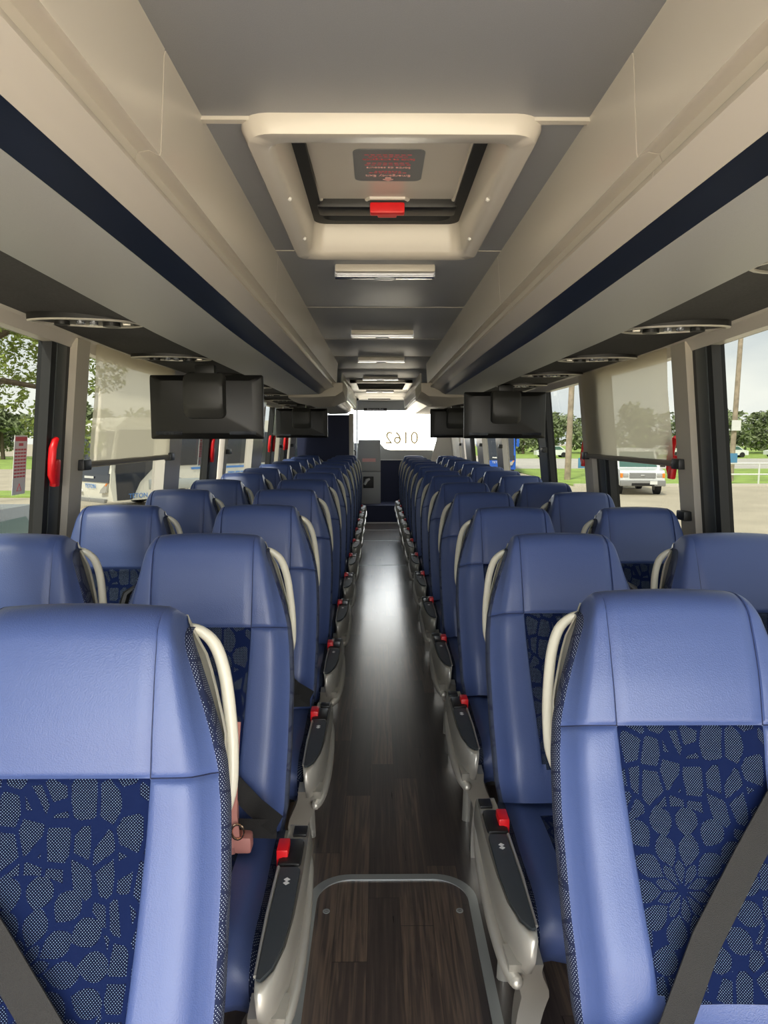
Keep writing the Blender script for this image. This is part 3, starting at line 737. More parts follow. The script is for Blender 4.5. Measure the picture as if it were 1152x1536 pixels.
CR = .455                         # crease height
def make_seat(aisle, flip, rec, name_label):
    """aisle side is +x (flip: -x).  Root at floor under the crease."""
    t = thing('coach_seat', name_label, 'seat')
    fl = (lambda m: m.mirror()) if flip else (lambda m: m)
    def up(o):  o.location = (0, 0, CR); o.rotation_euler = (-rec, 0, 0); return o
    lea, pan, bands, sh, th = make_backrest(flip)
    up(fl(lea).build('backrest', 'leather', t, smooth=50)); pn = up(pan.build('backrest_fabric_panel', 'petals', t, smooth=50)); pn['label'] = 'navy backrest panel with dotted petal pattern'
    for b_ in bands: up(b_.build('backrest_side_band', 'dots', t, smooth=60))
    for b_ in th: up(b_.build('seam', 'seam', t))
    up(sh.build('back_shell', 'handle', t, smooth=50))
    # grab handle
    h = stube([(.142, .034, .722), (.160, .044, .716), (.183, .050, .694), (.200, .052, .650), (.211, .052, .59), (.218, .050, .53), (.220, .045, .47), (.214, .036, .43)], [.007, .009, .0105, .0105, .0105, .0105, .010, .007])
    up(fl(h).build('grab_handle', 'handle', t))
    # inner belt guide
    g = MB().tube([(-.205, .02, .62), (-.235, .03, .60), (-.246, .03, .55), (-.238, .02, .50), (-.215, .015, .49)], [.006, .011, .014, .012, .006], n=8)
    up(fl(g).build('belt_guide', 'black', t))
    lea, pan, sbs, base = make_cushion()
    for m_, n_, mt in ((lea, 'seat_cushion', 'leather'), (pan, 'cushion_fabric_insert', 'petals'), (sbs[0], 'cushion_side_band', 'dots'), (sbs[1], 'cushion_side_band', 'dots'), (base, 'seat_base', 'black')):
        o = fl(m_).build(n_, mt, t, smooth=50); o.location = (0, 0, CR)
    lg = MB()
    if aisle:
        # console, drawn in plan: x across, y along
        top = .502
        pl = [(.247, -.055), (.293, -.060), (.299, -.075), (.301, -.25), (.299, -.40), (.292, -.50), (.278, -.565), (.262, -.595), (.250, -.595), (.240, -.52), (.240, -.24)]
        def sec(z, k, dx=0, dy=0): return [((a - .268) * k + .268 + dx, (b + .3) * (1 if k > .99 else k) - .3 + dy, z) for a, b in pl]
        P = [sec(top - .004, .90), sec(top, .94), sec(top - .006, 1), sec(top - .05, 1.0, .004), sec(top - .10, .92, .002, .01), sec(top - .14, .7, 0, .03)]
        c = MB().grid(P, closed=True); n = len(pl); c.f.append(list(range(n))); c.mi.append(0); c.f.append([5 * n + k for k in range(n)]); c.mi.append(0)
        cs = fl(c).build('armrest_console', 'silver', t, smooth=75); cs.location = (.009 if flip else -.009, 0, 0)
        pd = [(.249, -.245), (.287, -.245), (.292, -.255), (.292, -.40), (.285, -.49), (.273, -.545), (.257, -.572), (.249, -.57), (.247, -.4)]
        p = MB().prism(pd, lambda a, b: (a, b, top - .01), lambda a, b: (a, b, top + .004)); fl(p).build('armrest_pad', 'pad', cs)
        dm = MB()
        for cy in (-.290, -.302):
            dm.prism([(.268, cy - .007), (.275, cy), (.268, cy + .007), (.261, cy)], lambda a, b: (a, b, top + .004), lambda a, b: (a, b, top + .0046))
        fl(dm).build('recline_symbol', 'white', cs)
        rdg = MB().tube([(.243, -.24, top + .001), (.242, -.40, top + .001), (.246, -.56, top - .001)], .0035, n=6); fl(rdg).build('console_ridge', 'silver', cs)
        hs_ = MB().box((.238, -.235, top - .03), (.291, -.130, top + .006), bev=.012); fl(hs_).build('buckle_housing', 'black', cs)
        bk = MB().box((.234, -.212, top - .02), (.260, -.160, top + .022), bev=.004); fl(bk).build('belt_buckle', 'red', cs)
        ot = MB().box((.260, -.115, top - .004), (.292, -.075, top + .003), bev=.002); fl(ot).build('outlet_panel', 'black', cs)
        bp = stube([(.288, -.075, .44), (.298, -.12, .425), (.304, -.25, .405), (.303, -.40, .39), (.294, -.50, .378), (.282, -.54, .370)], [.010, .013, .015, .016, .016, .014], n=12)
        bp.sphere((.281, -.542, .370), .014); fl(bp).build('bumper_bar', 'silver', t).location = (.011 if flip else -.011, 0, 0)
        # front leg sweeping down from the console
        P = []
        for k in range(12):
            q = k / 11; z = lerp(.42, .0, q); y = -.53 + .22 * math.sin(q * PI / 2) ** 1.1; x = .255 - .055 * sm(0, .5, q); wd = lerp(.034, .026, q); dp = lerp(.06, .035, q)
            P.append([(x - wd, y - dp * .5, z), (x + wd, y - dp * .5, z), (x + wd * 1.05, y + dp * .5, z), (x - wd * 1.05, y + dp * .5, z)])
        L_ = MB().grid(P, closed=True); L_.f.append([44, 45, 46, 47]); L_.mi.append(0); L_.f.append([0, 1, 2, 3]); L_.mi.append(0)
        fl(L_).build('leg', 'silver', t, smooth=35)
        L2 = MB().tube([(.20, -.12, .36), (.205, -.10, .2), (.205, -.08, .0)], [.022, .018, .022], n=10, ry=.7); fl(L2).build('leg', 'silver', t)
        kn = MB().box((.205, .0, .40), (.235, .035, .43), bev=.005); fl(kn).build('recline_hinge', 'handle', t)
        fr_ = MB().box((-.22, -.10, .29), (.22, -.05, .33), bev=.01); fr_.box((-.22, -.38, .29), (.22, -.33, .33), bev=.01); fl(fr_).build('seat_frame', 'frame', t)
    else:
        L2 = MB().tube([(-.17, -.15, .36), (-.17, -.12, .0)], .022, n=10); fl(L2).build('leg', 'silver', t)
        fr_ = MB().box((-.22, -.10, .29), (.22, -.05, .33), bev=.01); fl(fr_).build('seat_frame', 'frame', t)
    return t
RL, RR = math.radians(16.5), math.radians(24.5)
pro = {('l', 'a'): make_seat(True, False, RL, 'x'), ('l', 'w'): make_seat(False, False, RL, 'x'),
       ('r', 'a'): make_seat(True, True, RR, 'x'), ('r', 'w'): make_seat(False, True, RR, 'x')}
ords = ['nearest', 'second', 'third', 'fourth', 'fifth', 'sixth', 'seventh', 'eighth', 'ninth', 'tenth', 'eleventh', 'twelfth', 'thirteenth']
used = set(); SEAT = {}
for s_, n_, y0, st_, xa, xw in (('l', 12, .91, .812, -.455, -.975), ('r', 13, 1.055, .793, .545, 1.060)):
    for k in range(n_):
        for kind, x in (('a', xa), ('w', xw)):
            side = 'left' if s_ == 'l' else 'right'; col_ = 'aisle' if kind == 'a' else 'window'
            lab = f'blue leather coach seat with headrest, {ords[k]} row, {col_} seat on the {side} of the aisle'
            key = (s_, kind)
            if key in used: o = dup(pro[key], (0, 0, 0))
            else: o = pro[key]; used.add(key)
            o.location = (x, y0 + st_ * k, 0); o['label'] = lab; o['group'] = f'{side} {col_} seats'; SEAT[(s_, kind, k)] = o

# belts: flat webbing strips, children of their seats
def strap(pts, wd, nrm, th=.0015):
    """pts path, wd width, nrm facing"""
    m = MB(); P = []; n = len(pts)
    for i, p in enumerate(pts):
        p = Vector(p); d = (Vector(pts[min(i + 1, n - 1)]) - Vector(pts[max(i - 1, 0)])).normalized()
        nn = Vector(nrm[i] if isinstance(nrm, list) else nrm).normalized(); sd = d.cross(nn).normalized(); nn = sd.cross(d).normalized()
        P.append([p - sd * wd / 2 - nn * th, p + sd * wd / 2 - nn * th, p + sd * wd / 2 + nn * th, p - sd * wd / 2 + nn * th])
    m.grid(P, closed=True); return m
def belt(seat, rec, pts, wd=.046, name='seat_belt', **k):
    """pts in backrest coordinates"""
    c, s_ = math.cos(rec), math.sin(rec)
    q = [(x, y * c + z * s_, CR - y * s_ + z * c) if len(p) == 3 else p[:3] for p in pts for x, y, z in [p[:3]]]
    return strap(q, wd, (0, -1, .35)).build(name, 'belt', seat, smooth=30)
def fine(pts, n=6):
    out = []
    for a, b in zip(pts, pts[1:]):
        for k in range(n): out.append(tuple(lerp(a[i], b[i], k / n) for i in range(3)))
    return out + [pts[-1]]
def belt_on(seat, rec, sg, kind):
    if kind == 'full':      # inner shoulder to aisle-side hip
        belt(seat, rec, fine([(-.225 * sg, .0, .56), (-.190 * sg, -.085, .52), (-.10 * sg, -.100, .36), (.02 * sg, -.108, .20), (.14 * sg, -.115, .06), (.215 * sg, -.14, .005)]))
    if kind == 'buckled':
        belt(seat, rec, fine([(-.225 * sg, .0, .56), (-.185 * sg, -.09, .50), (-.08 * sg, -.105, .33), (.06 * sg, -.115, .17), (.16 * sg, -.135, .08), (.222 * sg, -.185, .05)]))
        belt(seat, rec, fine([(-.20 * sg, -.06, .02), (-.08 * sg, -.115, .028), (.08 * sg, -.125, .032), (.218 * sg, -.175, .04)]), .042)

belt_on(SEAT[('l', 'a', 1)], RL, 1, 'buckled'); belt_on(SEAT[('l', 'a', 2)], RL, 1, 'buckled')
# row nearest: left belt comes from the lower inner side, right belt crosses from the outer shoulder
belt(SEAT[('l', 'a', 0)], RL, fine([(-.225, .035, .56), (-.238, -.01, .52), (-.19, -.085, .44), (-.07, -.098, .30), (.03, -.104, .17), (.12, -.11, .03), (.215, -.14, .0)]), .048)
belt(SEAT[('r', 'a', 0)], RR, fine([(.225, .035, .55), (.238, -.01, .50), (.165, -.092, .43), (.06, -.10, .30), (-.03, -.105, .18), (-.10, -.11, .06), (-.15, -.12, .02), (-.218, -.14, -.01)]), .047)

# pink strap with bag fob lying on the second left aisle seat
pk = thing('pink_bag', 'dusty pink leather bag strap and pouch lying on the second left aisle seat', 'bag', (-.312, 1.60, .475))
MB().box((-.075, -.035, .0), (-.02, .02, .12), bev=.012).build('pouch', 'pink', pk)
strap([(-.03, .03, .30), (-.033, .0, .20), (-.03, -.035, .10), (-.02, -.045, .03)], .03, (0, -1, .2), .003).build('strap', 'pink', pk)
b_ = MB().box((-.022, -.05, .015), (.018, -.01, .055), bev=.008); b_.build('key_loop', 'pink', pk)
MB().tube([(-.012 + .014 * math.cos(t * PI / 8), -.05, .07 + .018 * math.sin(t * PI / 8)) for t in range(16)], .003, closed=True, n=6).build('ring', 'gold', pk)

# ------------------------------------------------------------------ monitors
def monitor():
    t = thing('hanging_monitor', 'x', 'monitor')
    W_, H_ = .288, .162
    def rr_(hx, hz, r, y): return [(a, y, b) for a, b in rrect(hx, hz, r)]
    P = [rr_(W_ - .01, H_ - .01, .008, .028), rr_(W_, H_, .01, .02), rr_(W_, H_, .01, -.004), rr_(W_ - .004, H_ - .004, .01, -.010), rr_(W_ - .05, H_ - .03, .02, -.030)]
    m = MB().grid(P, closed=True); n = len(P[0]); m.f.append([4 * n + k for k in range(n)]); m.mi.append(0); m.f.append(list(range(n))); m.mi.append(0)
    m.build('casing', 'black', t, smooth=30)
    MB().box((-W_ + .012, .0275, -H_ + .012), (W_ - .012, .030, H_ - .012)).build('screen', 'coachdark', t)
    P = [[(a, y, b + .055) for a, b in rrect(hx, hz, .03)] for y, hx, hz in ((-.02, .105, .115), (-.06, .103, .112), (-.085, .098, .075), (-.09, .085, .06))]
    m = MB().grid(P, closed=True); n = len(P[0]); m.f.append([3 * n + k for k in range(n)]); m.mi.append(0)
    m.build('mount_cover', 'pad2', t, smooth=40)
    m = MB()
    for x0 in (-.255, .12):
        for k in range(20): m.box((x0 + k * .0068, -.034, -.140), (x0 + k * .0068 + .0035, -.012, -.122))
    m.build('vent_slots', 'coachdark', t)
    MB().box((-.05, -.04, .15), (.05, .02, .21), bev=.006).build('ceiling_bracket', 'black', t)
    return t
M['pad2'] = mat('dark_grey_plastic', (.042, .042, .040), .45)
M['black'].node_tree.nodes['Principled BSDF'].inputs['Base Color'].default_value = (.010, .010, .010, 1)
m0 = monitor()
for k, (x, y, z, lab) in enumerate([(-.875, 3.68, 1.60, 'black monitor back hanging at the nearest left window blind'), (-.85, 8.0, 1.60, 'small black monitor hanging in front of the navy toilet cabin'),
                                  (.895, 5.05, 1.60, 'black monitor back hanging on the right, nearer of the two'), (.88, 8.1, 1.60, 'far black monitor hanging on the right near the rear window')]):
    o = m0 if k == 0 else dup(m0, (0, 0, 0)); o.location = (x, y, z); o['label'] = lab; o['group'] = 'monitors hanging under the racks'
# ------------------------------------------------------------------ blinds, brackets, red handles, stickers
def blind(sgn, ya, yb, zb, label):
    t = thing('roller_blind', label, 'window blind', (0, 0, 0), group='drawn roller blinds')
    P = []
    for i in range(9):
        z = lerp(zb, 1.84, i / 8); P.append([(AX + sgn * (wallx(z) - .035 + .003 * math.sin(j * 1.7 + i)), lerp(ya + .045, yb - .03, j / 10), z) for j in range(11)])
    MB().grid(P).build('cloth', 'blind', t, smooth=60)
    x = AX + sgn * (wallx(zb) - .035)
    MB().tube([(x, ya + .02, zb), (x, yb, zb)], .014, n=8).build('bottom_bar', 'blindbar', t)
    for y in (ya - .01, yb + .0): MB().box((x - .02, y - .05, zb - .022), (x + .02, y + .03, zb + .022), bev=.006).build('end_bracket', 'black', t)
    return t
blind(-1, 2.94, 4.14, 1.335, 'beige roller blind half drawn over the second left window behind the monitor')
blind(1, 3.02, 4.36, 1.335, 'beige roller blind half drawn over the right window with the white van')
def bracket(sgn, y, z, lab):
    t = tag(MB().box((-.018, -.04, -.020), (.018, .04, .020), bev=.006).build('blind_bracket', 'black'), lab, 'bracket', 'blind brackets on the posts'); t.location = (AX + sgn * (wallx(z) - .045), y, z); return t
bracket(1, 2.96, 1.12, 'black blind bracket low on the right cream post by the second window seat')
for y, z, lab in ((5.72, 1.33, 'black blind bracket on the left post next to a red handle'), (8.86, 1.33, 'black blind bracket on the left post between the far red handles'), (9.95, 1.33, 'black blind bracket on the left post nearest the toilet cabin')): bracket(-1, y, z, lab)
for y, z, lab in ((5.42, 1.35, 'black blind bracket on the right post under the nearer monitor'), (7.36, 1.35, 'black blind bracket on the right cream post beside the blue coach'), (8.78, 1.35, 'black blind bracket on the far right cream post'), (11.0, 1.33, 'black blind bracket on the rearmost right panel')): bracket(1, y, z, lab)
def rhandle():
    t = thing('emergency_handle', 'x', 'emergency handle')
    MB().tube([(0, -.0, .088), (-.0, -.012, .08), (-.0, -.026, .05), (0, -.028, 0), (0, -.024, -.05), (0, -.008, -.080)], [.011, .014, .015, .015, .015, .010], n=10, ry=.8).build('grip', 'red', t)
    MB().box((-.014, -.01, -.095), (.012, .028, .01), bev=.008).build('housing', 'red', t)
    return t
h0 = rhandle()
for k, (sgn, y, z, lab) in enumerate([(-1, 2.70, 1.355, 'large red emergency window handle on the nearest left pillar'), (-1, 5.28, 1.355, 'red emergency window handle on the left, beneath the nearest monitor'),
        (-1, 8.05, 1.37, 'red emergency handle far left, first of the far pair of handles'), (-1, 8.38, 1.37, 'red emergency handle far left, right beside a red handle and black pillar'),
        (-1, 9.35, 1.37, 'red emergency handle left of the far blind bracket'), (-1, 9.62, 1.37, 'last red emergency handle before the toilet cabin'),
        (1, 3.10, 1.36, 'red emergency window handle at the nearest right blind bracket'), (1, 4.44, 1.36, 'red emergency window handle at the far end of the right blind')]):
    o = h0 if k == 0 else dup(h0, (0, 0, 0)); o.location = (AX + sgn * (wallx(z) - .018), y, z); o['label'] = lab; o['group'] = 'red emergency handles'; o.rotation_euler = (0, sgn * -.105, PI if sgn > 0 else 0)
def wsticker(sgn, y, z, lab):
    t = thing('warning_sticker', lab, 'sticker', (AX + sgn * (wallx(z) + .030), y, z), group='emergency stickers on the glass'); t.rotation_euler = (0, sgn * -.105, 0)
    MB().box((-.0008, -.045, -.105), (.0008, .045, .105)).build('backing', 'spink' if 0 else 'white', t)
    m = MB(); x = -sgn * .0014
    m.box((x - .0003, -.040, .085), (x + .0003, .040, .100)); m.box((x - .0003, -.015, .068), (x + .0003, .015, .078))
    for i in range(9):
        for j in range(4): m.box((x - .0003, -.040 + j * .0205, .052 - i * .012), (x + .0003, -.040 + j * .0205 + .017, .058 - i * .012))
    m.build('red_print', 'stext', t)
    MB().tube([(x, -.015, -.092), (x, .015, -.092), (x, 0, -.066)], .0016, closed=True, n=5).build('triangle_symbol', 'stext', t)
wsticker(-1, 2.53, 1.35, 'white and red printed sticker on the glass beside the nearest left handle')
wsticker(-1, 5.10, 1.35, 'red printed sticker on the left glass under the monitor')
wsticker(1, 3.06, 1.34, 'white and red sticker on the glass behind the nearest right handle')

# ================================================================== OUTSIDE
GZ = -1.2
struct(MB().box((-250, -150, GZ - .3), (250, 250, GZ)).build('floor_parking', 'asphalt'))
def ground(name, m_, y0, y1): return struct(MB().box((-220, y0, GZ - .3), (220, y1, GZ - .0)).build(name, m_))
tag(MB().box((10.5, 38.0, GZ - .3), (220, 58, GZ + .05)).build('lawn', 'grass', kind='stuff'), 'bright green mown lawn beyond the parking lot on the right', 'grass')
tag(MB().box((-220, 31.0, GZ - .3), (-14, 34.5, GZ + .05)).build('lawn', 'grass', kind='stuff'), 'narrow green strip beyond the parking lot on the left', 'grass')
tag(MB().box((-220, 58.0, GZ - .3), (-14, 95, GZ + .05)).build('lawn', 'grass', kind='stuff'), 'far green lawn behind the left tree', 'grass')
struct(MB().box((-14, 58, GZ - .3), (220, 86, GZ + .02)).build('floor_road', 'road'))
struct(MB().box((-220, 34.5, GZ - .3), (-3, 58, GZ + .02)).build('floor_lane', 'asphalt'))
tag(MB().box((14, 86, GZ - .3), (220, 200, GZ + .05)).build('lawn', 'grass', kind='stuff'), 'far green lawn strip behind the pale road on the right', 'grass')
tag(MB().box((10.5, 37.7, GZ - .2), (220, 38.0, GZ + .14)).build('kerb', 'kerb'), 'pale concrete kerb along the near edge of the right lawn', 'kerb')
# leafy trees
def leafy(name, loc, blobs, trunkpts, nleaf, size, label, seed, mt='leaf', cat='tree', group=None):
    rnd = random.Random(seed); t = thing(name, label, cat, loc, group=group)
    tr = MB()
    for pts, rs in trunkpts: tr.tube(pts, rs, n=8)
    tr.build('trunk', 'bark', t)
    m = MB(); tot = sum(b[3] ** 2 for b in blobs)
    for bx_, by_, bz_, br in blobs:
        for k in range(int(nleaf * br ** 2 / tot)):
            d = Vector((rnd.gauss(0, 1), rnd.gauss(0, 1), rnd.gauss(0, 1))).normalized() * br * rnd.uniform(.35, 1) ** .5
            c = Vector((bx_, by_, bz_)) + Vector((d.x, d.y, d.z * .8))
            a = Vector((rnd.gauss(0, 1), rnd.gauss(0, 1), rnd.gauss(0, .6))).normalized(); b = a.cross(Vector((rnd.gauss(0, 1), rnd.gauss(0, 1), rnd.gauss(0, 1)))).normalized()
            s_ = size * rnd.uniform(.6, 1.3)
            m.add([c - a * s_, c + b * s_ * .45, c + a * s_, c - b * s_ * .45], [[0, 1, 2, 3]])
    m.build('foliage', mt, t, smooth='raw'); return t
bl = []
rnd = random.Random(3)
for k in range(34):
    bl.append((rnd.uniform(-5.5, 2.0), rnd.uniform(-3, 3), rnd.uniform(3.6, 7.5), rnd.uniform(.5, 1.0)))
bl += [(1.6, 0, 3.0, .7), (2.1, .3, 2.6, .55), (-.6, -.5, 3.0, .7), (-2.5, -1, 2.3, .8), (-3.4, -1, 1.7, .8), (-1.3, 0, 2.6, .5), (2.4, .2, 4.2, .8), (2.0, -.4, 5.0, .8)]
leafy('broadleaf_tree', (-9.0, 16.5, GZ), bl, [([(-1, 0, 0), (-1.1, 0, 2), (-.9, 0, 3.4), (.3, 0, 4.9), (1.7, 0, 5.6)], [.28, .24, .2, .12, .04]), ([(-1, 0, 3.2), (-2.4, .2, 4.4), (-4, 0, 5.4)], [.18, .12, .05]),
    ([(-.9, 0, 3.4), (.6, -.3, 3.9), (2.2, 0, 3.6)], [.12, .07, .03])], 26000, .075, 'large leafy tree outside the first left window', 5)
leafy('shrub_tree', (-12.2, 19.5, GZ), [(0, 0, 2.2, 1.1), (-1.2, 0, 1.8, 1.0), (.8, 0, 1.2, .7), (.2, 0, .9, .8), (1.2, -.5, 2.0, .6)], [([(0, 0, 0), (0, 0, 1.6)], [.12, .08])], 6000, .08, 'bushy light green young tree low outside the first left window', 9)
# far tree belt
k_ = 0
def far_tree(x, y, h, wdt, lab, seed):
    rnd = random.Random(seed); b = []
    for k in range(9): b.append((rnd.uniform(-wdt, wdt), rnd.uniform(-1, 1), h * rnd.uniform(.22, .84), wdt * rnd.uniform(.38, .55)))
    leafy('distant_tree', (x, y, GZ + .05), b, [([(0, 0, 0), (0, 0, h * .6)], [.25, .15])], 1500, .42, lab, seed, 'hazyleaf', 'tree', 'tree belt beyond the lawns')
names = ['left of the utility pole', 'behind the white signboard', 'far right', 'by the cemetery lawn', 'over the far road', 'behind the van', 'over the van roof', 'left of the van', 'over the blind gap', 'next to the wooden pole']
for k in range(20):
    x = 22 + k * 4.9; far_tree(x, 108 + (k % 2) * 9 + k % 3, 5.8 + (k * 37 % 10) * .22, 4.0, f'distant dark green tree in the right belt, {["1st","2nd","3rd","4th","5th","6th","7th","8th","9th","10th","11th","12th","13th","14th","15th","16th","17th","18th","19th","20th"][k]} from its left end', 40 + k)
for k in range(8):
    far_tree(-30 - k * 6.5, 82 + (k % 2) * 9, 5.5 + (k * 3 % 4) * .5, 3.6, f'distant hazy tree in the left belt, {["1st","2nd","3rd","4th","5th","6th","7th","8th"][k]} from its right end', 80 + k)
# poles
def pole(x, y, lean, h, lab, r=.14, sign=False):
    t = thing('utility_pole', lab, 'pole', (x, y, GZ)); MB().tube([(0, 0, 0), (lean * h, 0, h)], [r, r * .75], n=10).build('post', 'pole', t)
    if sign: MB().box((lean * 3.3 - .26, -.25, 3.0), (lean * 3.3 + .26, -.18, 3.6)).build('white_sign', 'white', t)
pole(20.7, 41.5, .022, 12, 'leaning wooden utility pole with white board outside the first right window', .16, True)
pole(11.5, 43.0, .02, 9, 'pale wooden pole on the lawn outside the third right window', .20)
pole(-15.7, 29, .0, 6, 'thin grey pole seen beside the left sticker', .08)
ra = thing('lawn_railing', 'pale metal railing with blue panel at the lawn edge outside the first right window', 'railing', (18.6, 38.6, GZ))
for k in range(4): MB().cyl((k * 2.2, 0, 0), (k * 2.2, 0, 1.25), .05, n=8).build('post', 'white', ra)
for z in (.6, 1.2): MB().cyl((0, 0, z), (6.6, 0, z), .045, n=8).build('rail', 'white', ra)
MB().box((-.1, -.05, 1.25), (.95, 0, 1.75)).build('blue_panel', 'signblue', ra)
tag(MB().box((10.9, 38.6, GZ + .95), (11.9, 38.66, GZ + 1.5), bev=.01).build('blue_signboard', 'signblue'), 'small blue signboard at the lawn left of the van', 'sign')
# ------------------------------------------------------------------ van (front towards -Y)
def wheel(mb_t, parent, x, y, r=.37, w_=.24):
    o = MB().cyl((x - w_ / 2, y, r), (x + w_ / 2, y, r), r, n=24).build('wheel', 'tyre', parent); MB().cyl((x - w_ / 2 - .01, y, r), (x + w_ / 2 + .01, y, r), r * .55, n=16).build('hub', 'coachgrey', o)
vn = thing('white_van', 'white passenger van facing the coach on the lot outside the right window', 'van', (12.0, 32.1, GZ), rz=-.12)
side = [(-.0, .45), (0, .95), (.10, 1.12), (.85, 1.22), (1.45, 1.98), (1.7, 2.08), (5.2, 2.08), (5.45, 1.9), (5.5, .45)]
MB().prism(side, lambda a, b: (-.98 + (.12 if b > 1.5 else 0), a, b), lambda a, b: (.98 - (.12 if b > 1.5 else 0), a, b)).build('body', 'vanwhite', vn, smooth=30)
MB().add([(-.85, .86, 1.25), (.85, .86, 1.25), (.78, 1.42, 1.95), (-.78, 1.42, 1.95), (-.85, .90, 1.21), (.85, .90, 1.21), (.78, 1.46, 1.91), (-.78, 1.46, 1.91)], [[0, 1, 2, 3], [4, 7, 6, 5], [0, 4, 5, 1], [3, 2, 6, 7]]).build('windscreen', 'carglass', vn)
for sx in (-1, 1):
    MB().box((sx * .99, 1.5, 1.3), (sx * .90, 4.9, 1.85)).build('side_glass', 'carglass', vn)
    hl = MB().box((sx * .62, -.03, .82), (sx * .86, .06, 1.0), bev=.02).build('headlight', 'lampglass', vn); MB().box((sx * .87, -.03, .80), (sx * .98, .08, 1.0), bev=.015).build('turn_lamp', 'orange', vn)
    MB().box((sx * 1.0, .85, 1.25), (sx * 1.22, .98, 1.5), bev=.03).build('mirror', 'black', vn)
    for y in (.85, 4.3): wheel(None, vn, sx * .86, y)
g_ = MB().box((-.58, -.035, .78), (.58, .03, 1.02), bev=.02)
g_.build('grille', 'coachgrey', vn); m = MB()
for k in range(4): m.box((-.56, -.045, .80 + k * .058), (.56, -.03, .815 + k * .058))
m.build('grille_bars', 'chrome', vn); MB().sphere((0, -.05, .9), .1, sc=(1, .2, .45)).build('emblem', 'lampglass', vn)
MB().box((-1.0, -.16, .42), (1.0, .05, .68), bev=.04).build('bumper', 'coachgrey', vn); MB().box((.30, -.18, .50), (.62, -.155, .66)).build('number_plate', 'white', vn)
MB().box((-.5, -.165, .44), (.5, -.15, .56)).build('air_intake', 'black', vn)
# ------------------------------------------------------------------ pickup next to the coach on the left
cr_ = thing('silver_car', 'silver car parked low outside the first left window', 'car', (-5.1, 5.2, GZ), rz=.0)
side = [(0, .35), (0, 1.0), (.25, 1.12), (1.15, 1.16), (1.85, 1.74), (2.3, 1.82), (3.8, 1.80), (4.55, 1.25), (4.8, 1.15), (4.85, .4)]
bd = MB().prism([(0, .35), (0, 1.0), (.25, 1.12), (1.15, 1.16), (4.6, 1.16), (4.8, 1.10), (4.85, .4)], lambda a, b: (-.92, a, b), lambda a, b: (.92, a, b))
ty = lambda b: .90 - .16 * (b - 1.12) / .7
bd.prism([(1.15, 1.12), (1.85, 1.74), (2.3, 1.82), (3.8, 1.80), (4.55, 1.12)], lambda a, b: (-ty(b), a, b), lambda a, b: (ty(b), a, b)).build('body', 'carsilver', cr_, smooth=30)
for sx in (-1, 1):
    for ya, yb in ((1.75, 2.65), (2.78, 3.75)):
        z1 = 1.68
        q = [(ya if ya > 2 else ya - .35, 1.2), (yb, 1.2), (yb - (.25 if yb > 3 else 0), z1), (ya if ya > 2 else ya + .18, z1)]
        MB().prism(q, lambda a, b: (sx * (ty(b) + .008), a, b), lambda a, b: (sx * (ty(b) - .02), a, b)).build('side_glass', 'carglass', cr_)
    MB().box((sx * .93, 1.35, 1.15), (sx * 1.1, 1.48, 1.32), bev=.03).build('mirror', 'black', cr_)
    for y in (.9, 3.9): wheel(None, cr_, sx * .82, y, .35)
MB().add([(-.78, 1.10, 1.19), (.78, 1.10, 1.19), (.68, 1.80, 1.73), (-.68, 1.80, 1.73)], [[0, 1, 2, 3]]).build('windscreen', 'carglass', cr_)
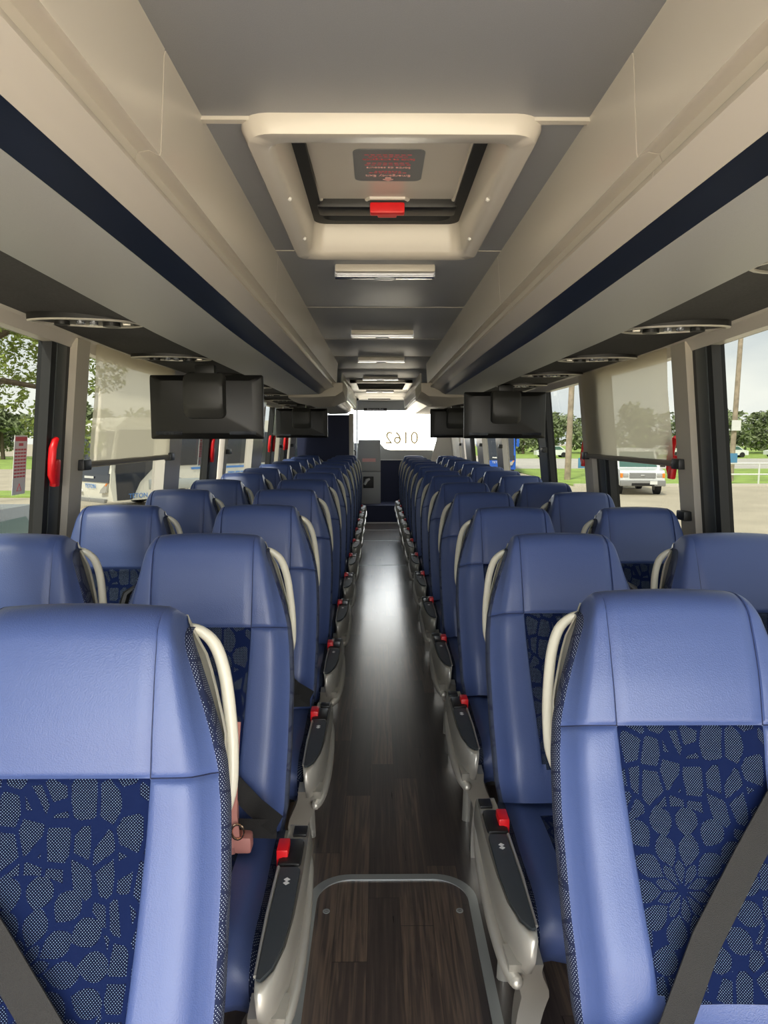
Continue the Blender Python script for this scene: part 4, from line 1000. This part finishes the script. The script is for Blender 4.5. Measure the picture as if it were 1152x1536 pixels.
# ------------------------------------------------------------------ coaches
def coach(label, loc, rz, body, stripe, txt, name='parked_coach'):
    """local: front faces -Y, right-hand (+x) flank shows the door"""
    t = thing(name, label, 'coach', loc, rz)
    side = [(0, .35), (-.10, .9), (-.05, 1.35), (.30, 3.0), (.75, 3.35), (12, 3.35), (12.2, 3.0), (12.2, .35)]
    MB().prism(side, lambda a, b: (-1.26 + (.08 if b > 2.9 else 0), a, b), lambda a, b: (1.26 - (.08 if b > 2.9 else 0), a, b)).build('body', body, t, smooth=30)
    # windscreen follows the sloped front
    MB().prism([(-.075, 1.30), (.245, 2.85), (.28, 2.85), (-.04, 1.30)], lambda a, b: (-1.12, a - .015, b), lambda a, b: (1.12, a - .015, b)).build('windscreen', 'coachdark', t)
    MB().prism([(-.115, 1.02), (-.06, 1.34), (-.03, 1.34), (-.08, 1.02)], lambda a, b: (-1.20, a - .012, b), lambda a, b: (1.20, a - .012, b)).build('dark_front_band', 'coachdark', t)
    MB().box((-.35, -.14, 1.15), (.25, -.115, 1.23)).build('front_name_plate', 'white', t)
    for sx in (-1, 1):
        MB().prism([(.62, .62), (1.02, .66), (1.18, .98), (1.10, 1.0), (.72, .76)], lambda a, b: (sx * a, -.16, b), lambda a, b: (sx * a, -.02, b)).build('headlight', 'lampglass', t)
        MB().prism([(1.02, .9), (1.1, .9), (1.18, .98), (1.10, 1.0)], lambda a, b: (sx * a, -.17, b), lambda a, b: (sx * a, -.03, b)).build('turn_lamp', 'orange', t)
        MB().tube([(sx * 1.2, .1, 2.7), (sx * 1.35, -.25, 2.75), (sx * 1.38, -.35, 2.5)], .04, n=8).build('mirror_arm', 'black', t); MB().box((sx * 1.28, -.42, 1.95), (sx * 1.48, -.30, 2.5), bev=.04).build('mirror', body, t)
        for y in (2.6, 8.6, 9.9): wheel(None, t, sx * 1.14, y, .5, .28)
        a = 1.262 * sx
        MB().prism([(2.1, 1.75), (2.6, 1.55), (11.9, 1.55), (11.9, 2.85), (.9, 2.85), (1.8, 1.95)], lambda q, b: (sx * 1.255, q, b), lambda q, b: (sx * 1.275, q, b)).build('side_glass', 'coachdark', t)
        MB().prism([(.15, .38), (.75, .38), (1.1, 1.0), (1.9, 1.7), (2.3, 2.9), (.35, 2.9), (.12, 1.4)], lambda q, b: (sx * 1.255, q, b), lambda q, b: (sx * 1.280, q, b)).build('door', 'coachdark', t)
        ring_ = MB().tube([(sx * 1.265, 2.6 + .6 * math.cos(k * PI / 10), .5 + .6 * math.sin(k * PI / 10)) for k in range(11)], .04, n=6); ring_.build('wheel_arch', 'coachgrey', t)
        MB().box((sx * 1.262, 3.4, 1.38), (sx * 1.272, 12.0, 1.46)).build('stripe', stripe, t)
    # lettering on the +x flank
    R = Matrix(((0, 0, 1, 0), (1, 0, 0, 0), (0, 1, 0, 0), (0, 0, 0, 1)))
    text_obj(txt, .24, stripe, t, Matrix.Translation((1.287, 1.0, .50)) @ R, 'side_lettering', .004)
    text_obj(txt, .60, stripe, t, Matrix.Translation((1.285, 6.2, 1.0)) @ R, 'side_lettering', .004)
    text_obj(txt, .22, stripe, t, Matrix.Translation((0, -.13, .86)) @ Matrix.Rotation(PI / 2, 4, 'X'), 'front_lettering', .004)
    MB().box((-.9, -.14, .28), (.9, -.02, .42), bev=.02).build('lower_valance', 'coachgrey', t)
    return t
coach('white parked coach with dark door and blue lettering outside the second left window', (-10.4, 26.0, GZ), math.radians(-38), 'coachwhite', 'bluetext', 'TETON')
coach('dark fronted parked coach seen through the far left windows', (-7.6, 37.0, GZ), math.radians(-12), 'coachgrey', 'bluetext', 'TETON')
coach('bright blue coach parked beyond the far right windows', (8.4, 50.0, GZ), math.radians(-8), 'blue', 'white', 'TETON')
# guard rail left
gr_ = thing('guard_rail', 'galvanised guard rail on white posts between left window posts', 'guard rail', (-7.6, 24.5, GZ), rz=.55)
for k in range(5): MB().box((k * 2.0, 0, 0), (k * 2.0 + .25, .18, 1.15), bev=.02).build('post', 'white', gr_)
MB().box((-.3, -.1, .85), (8.5, 0, 1.2), bev=.03).build('beam', 'rubstrip', gr_)
# far parked cars
fc = None
for k in range(9):
    x, y = (22 + k * 7.5, 90 + (k % 3)) if k < 6 else (-50 - (k - 6) * 9, 72)
    lab = f'tiny distant parked car, {["leftmost","second","third","fourth","fifth","sixth"][k]} in the row before the right trees' if k < 6 else f'tiny distant dark parked car, {["nearest","second","third"][k-6]} in the left far row'
    if fc is None:
        fc = thing('parked_car', lab, 'car', (x, y, GZ + .05)); MB().prism([(-2.1, .3), (-2.1, .8), (-1.3, .95), (-.7, 1.45), (.8, 1.45), (1.5, .95), (2.1, .85), (2.1, .3)], lambda a, b: (a, -.85, b), lambda a, b: (a, .85, b)).build('body', 'vanwhite', fc)
        MB().prism([(-1.1, .97), (-.65, 1.38), (.75, 1.38), (1.3, .97)], lambda a, b: (a, -.87, b), lambda a, b: (a, .87, b)).build('windows', 'carglass', fc); o = fc
        for x_ in (-1.3, 1.3): MB().cyl((x_, -.9, .33), (x_, .9, .33), .33).build('wheels', 'tyre', fc)
    else: o = dup(fc, (x, y, GZ + .05))
    o['label'] = lab; o['group'] = 'cars parked far away'
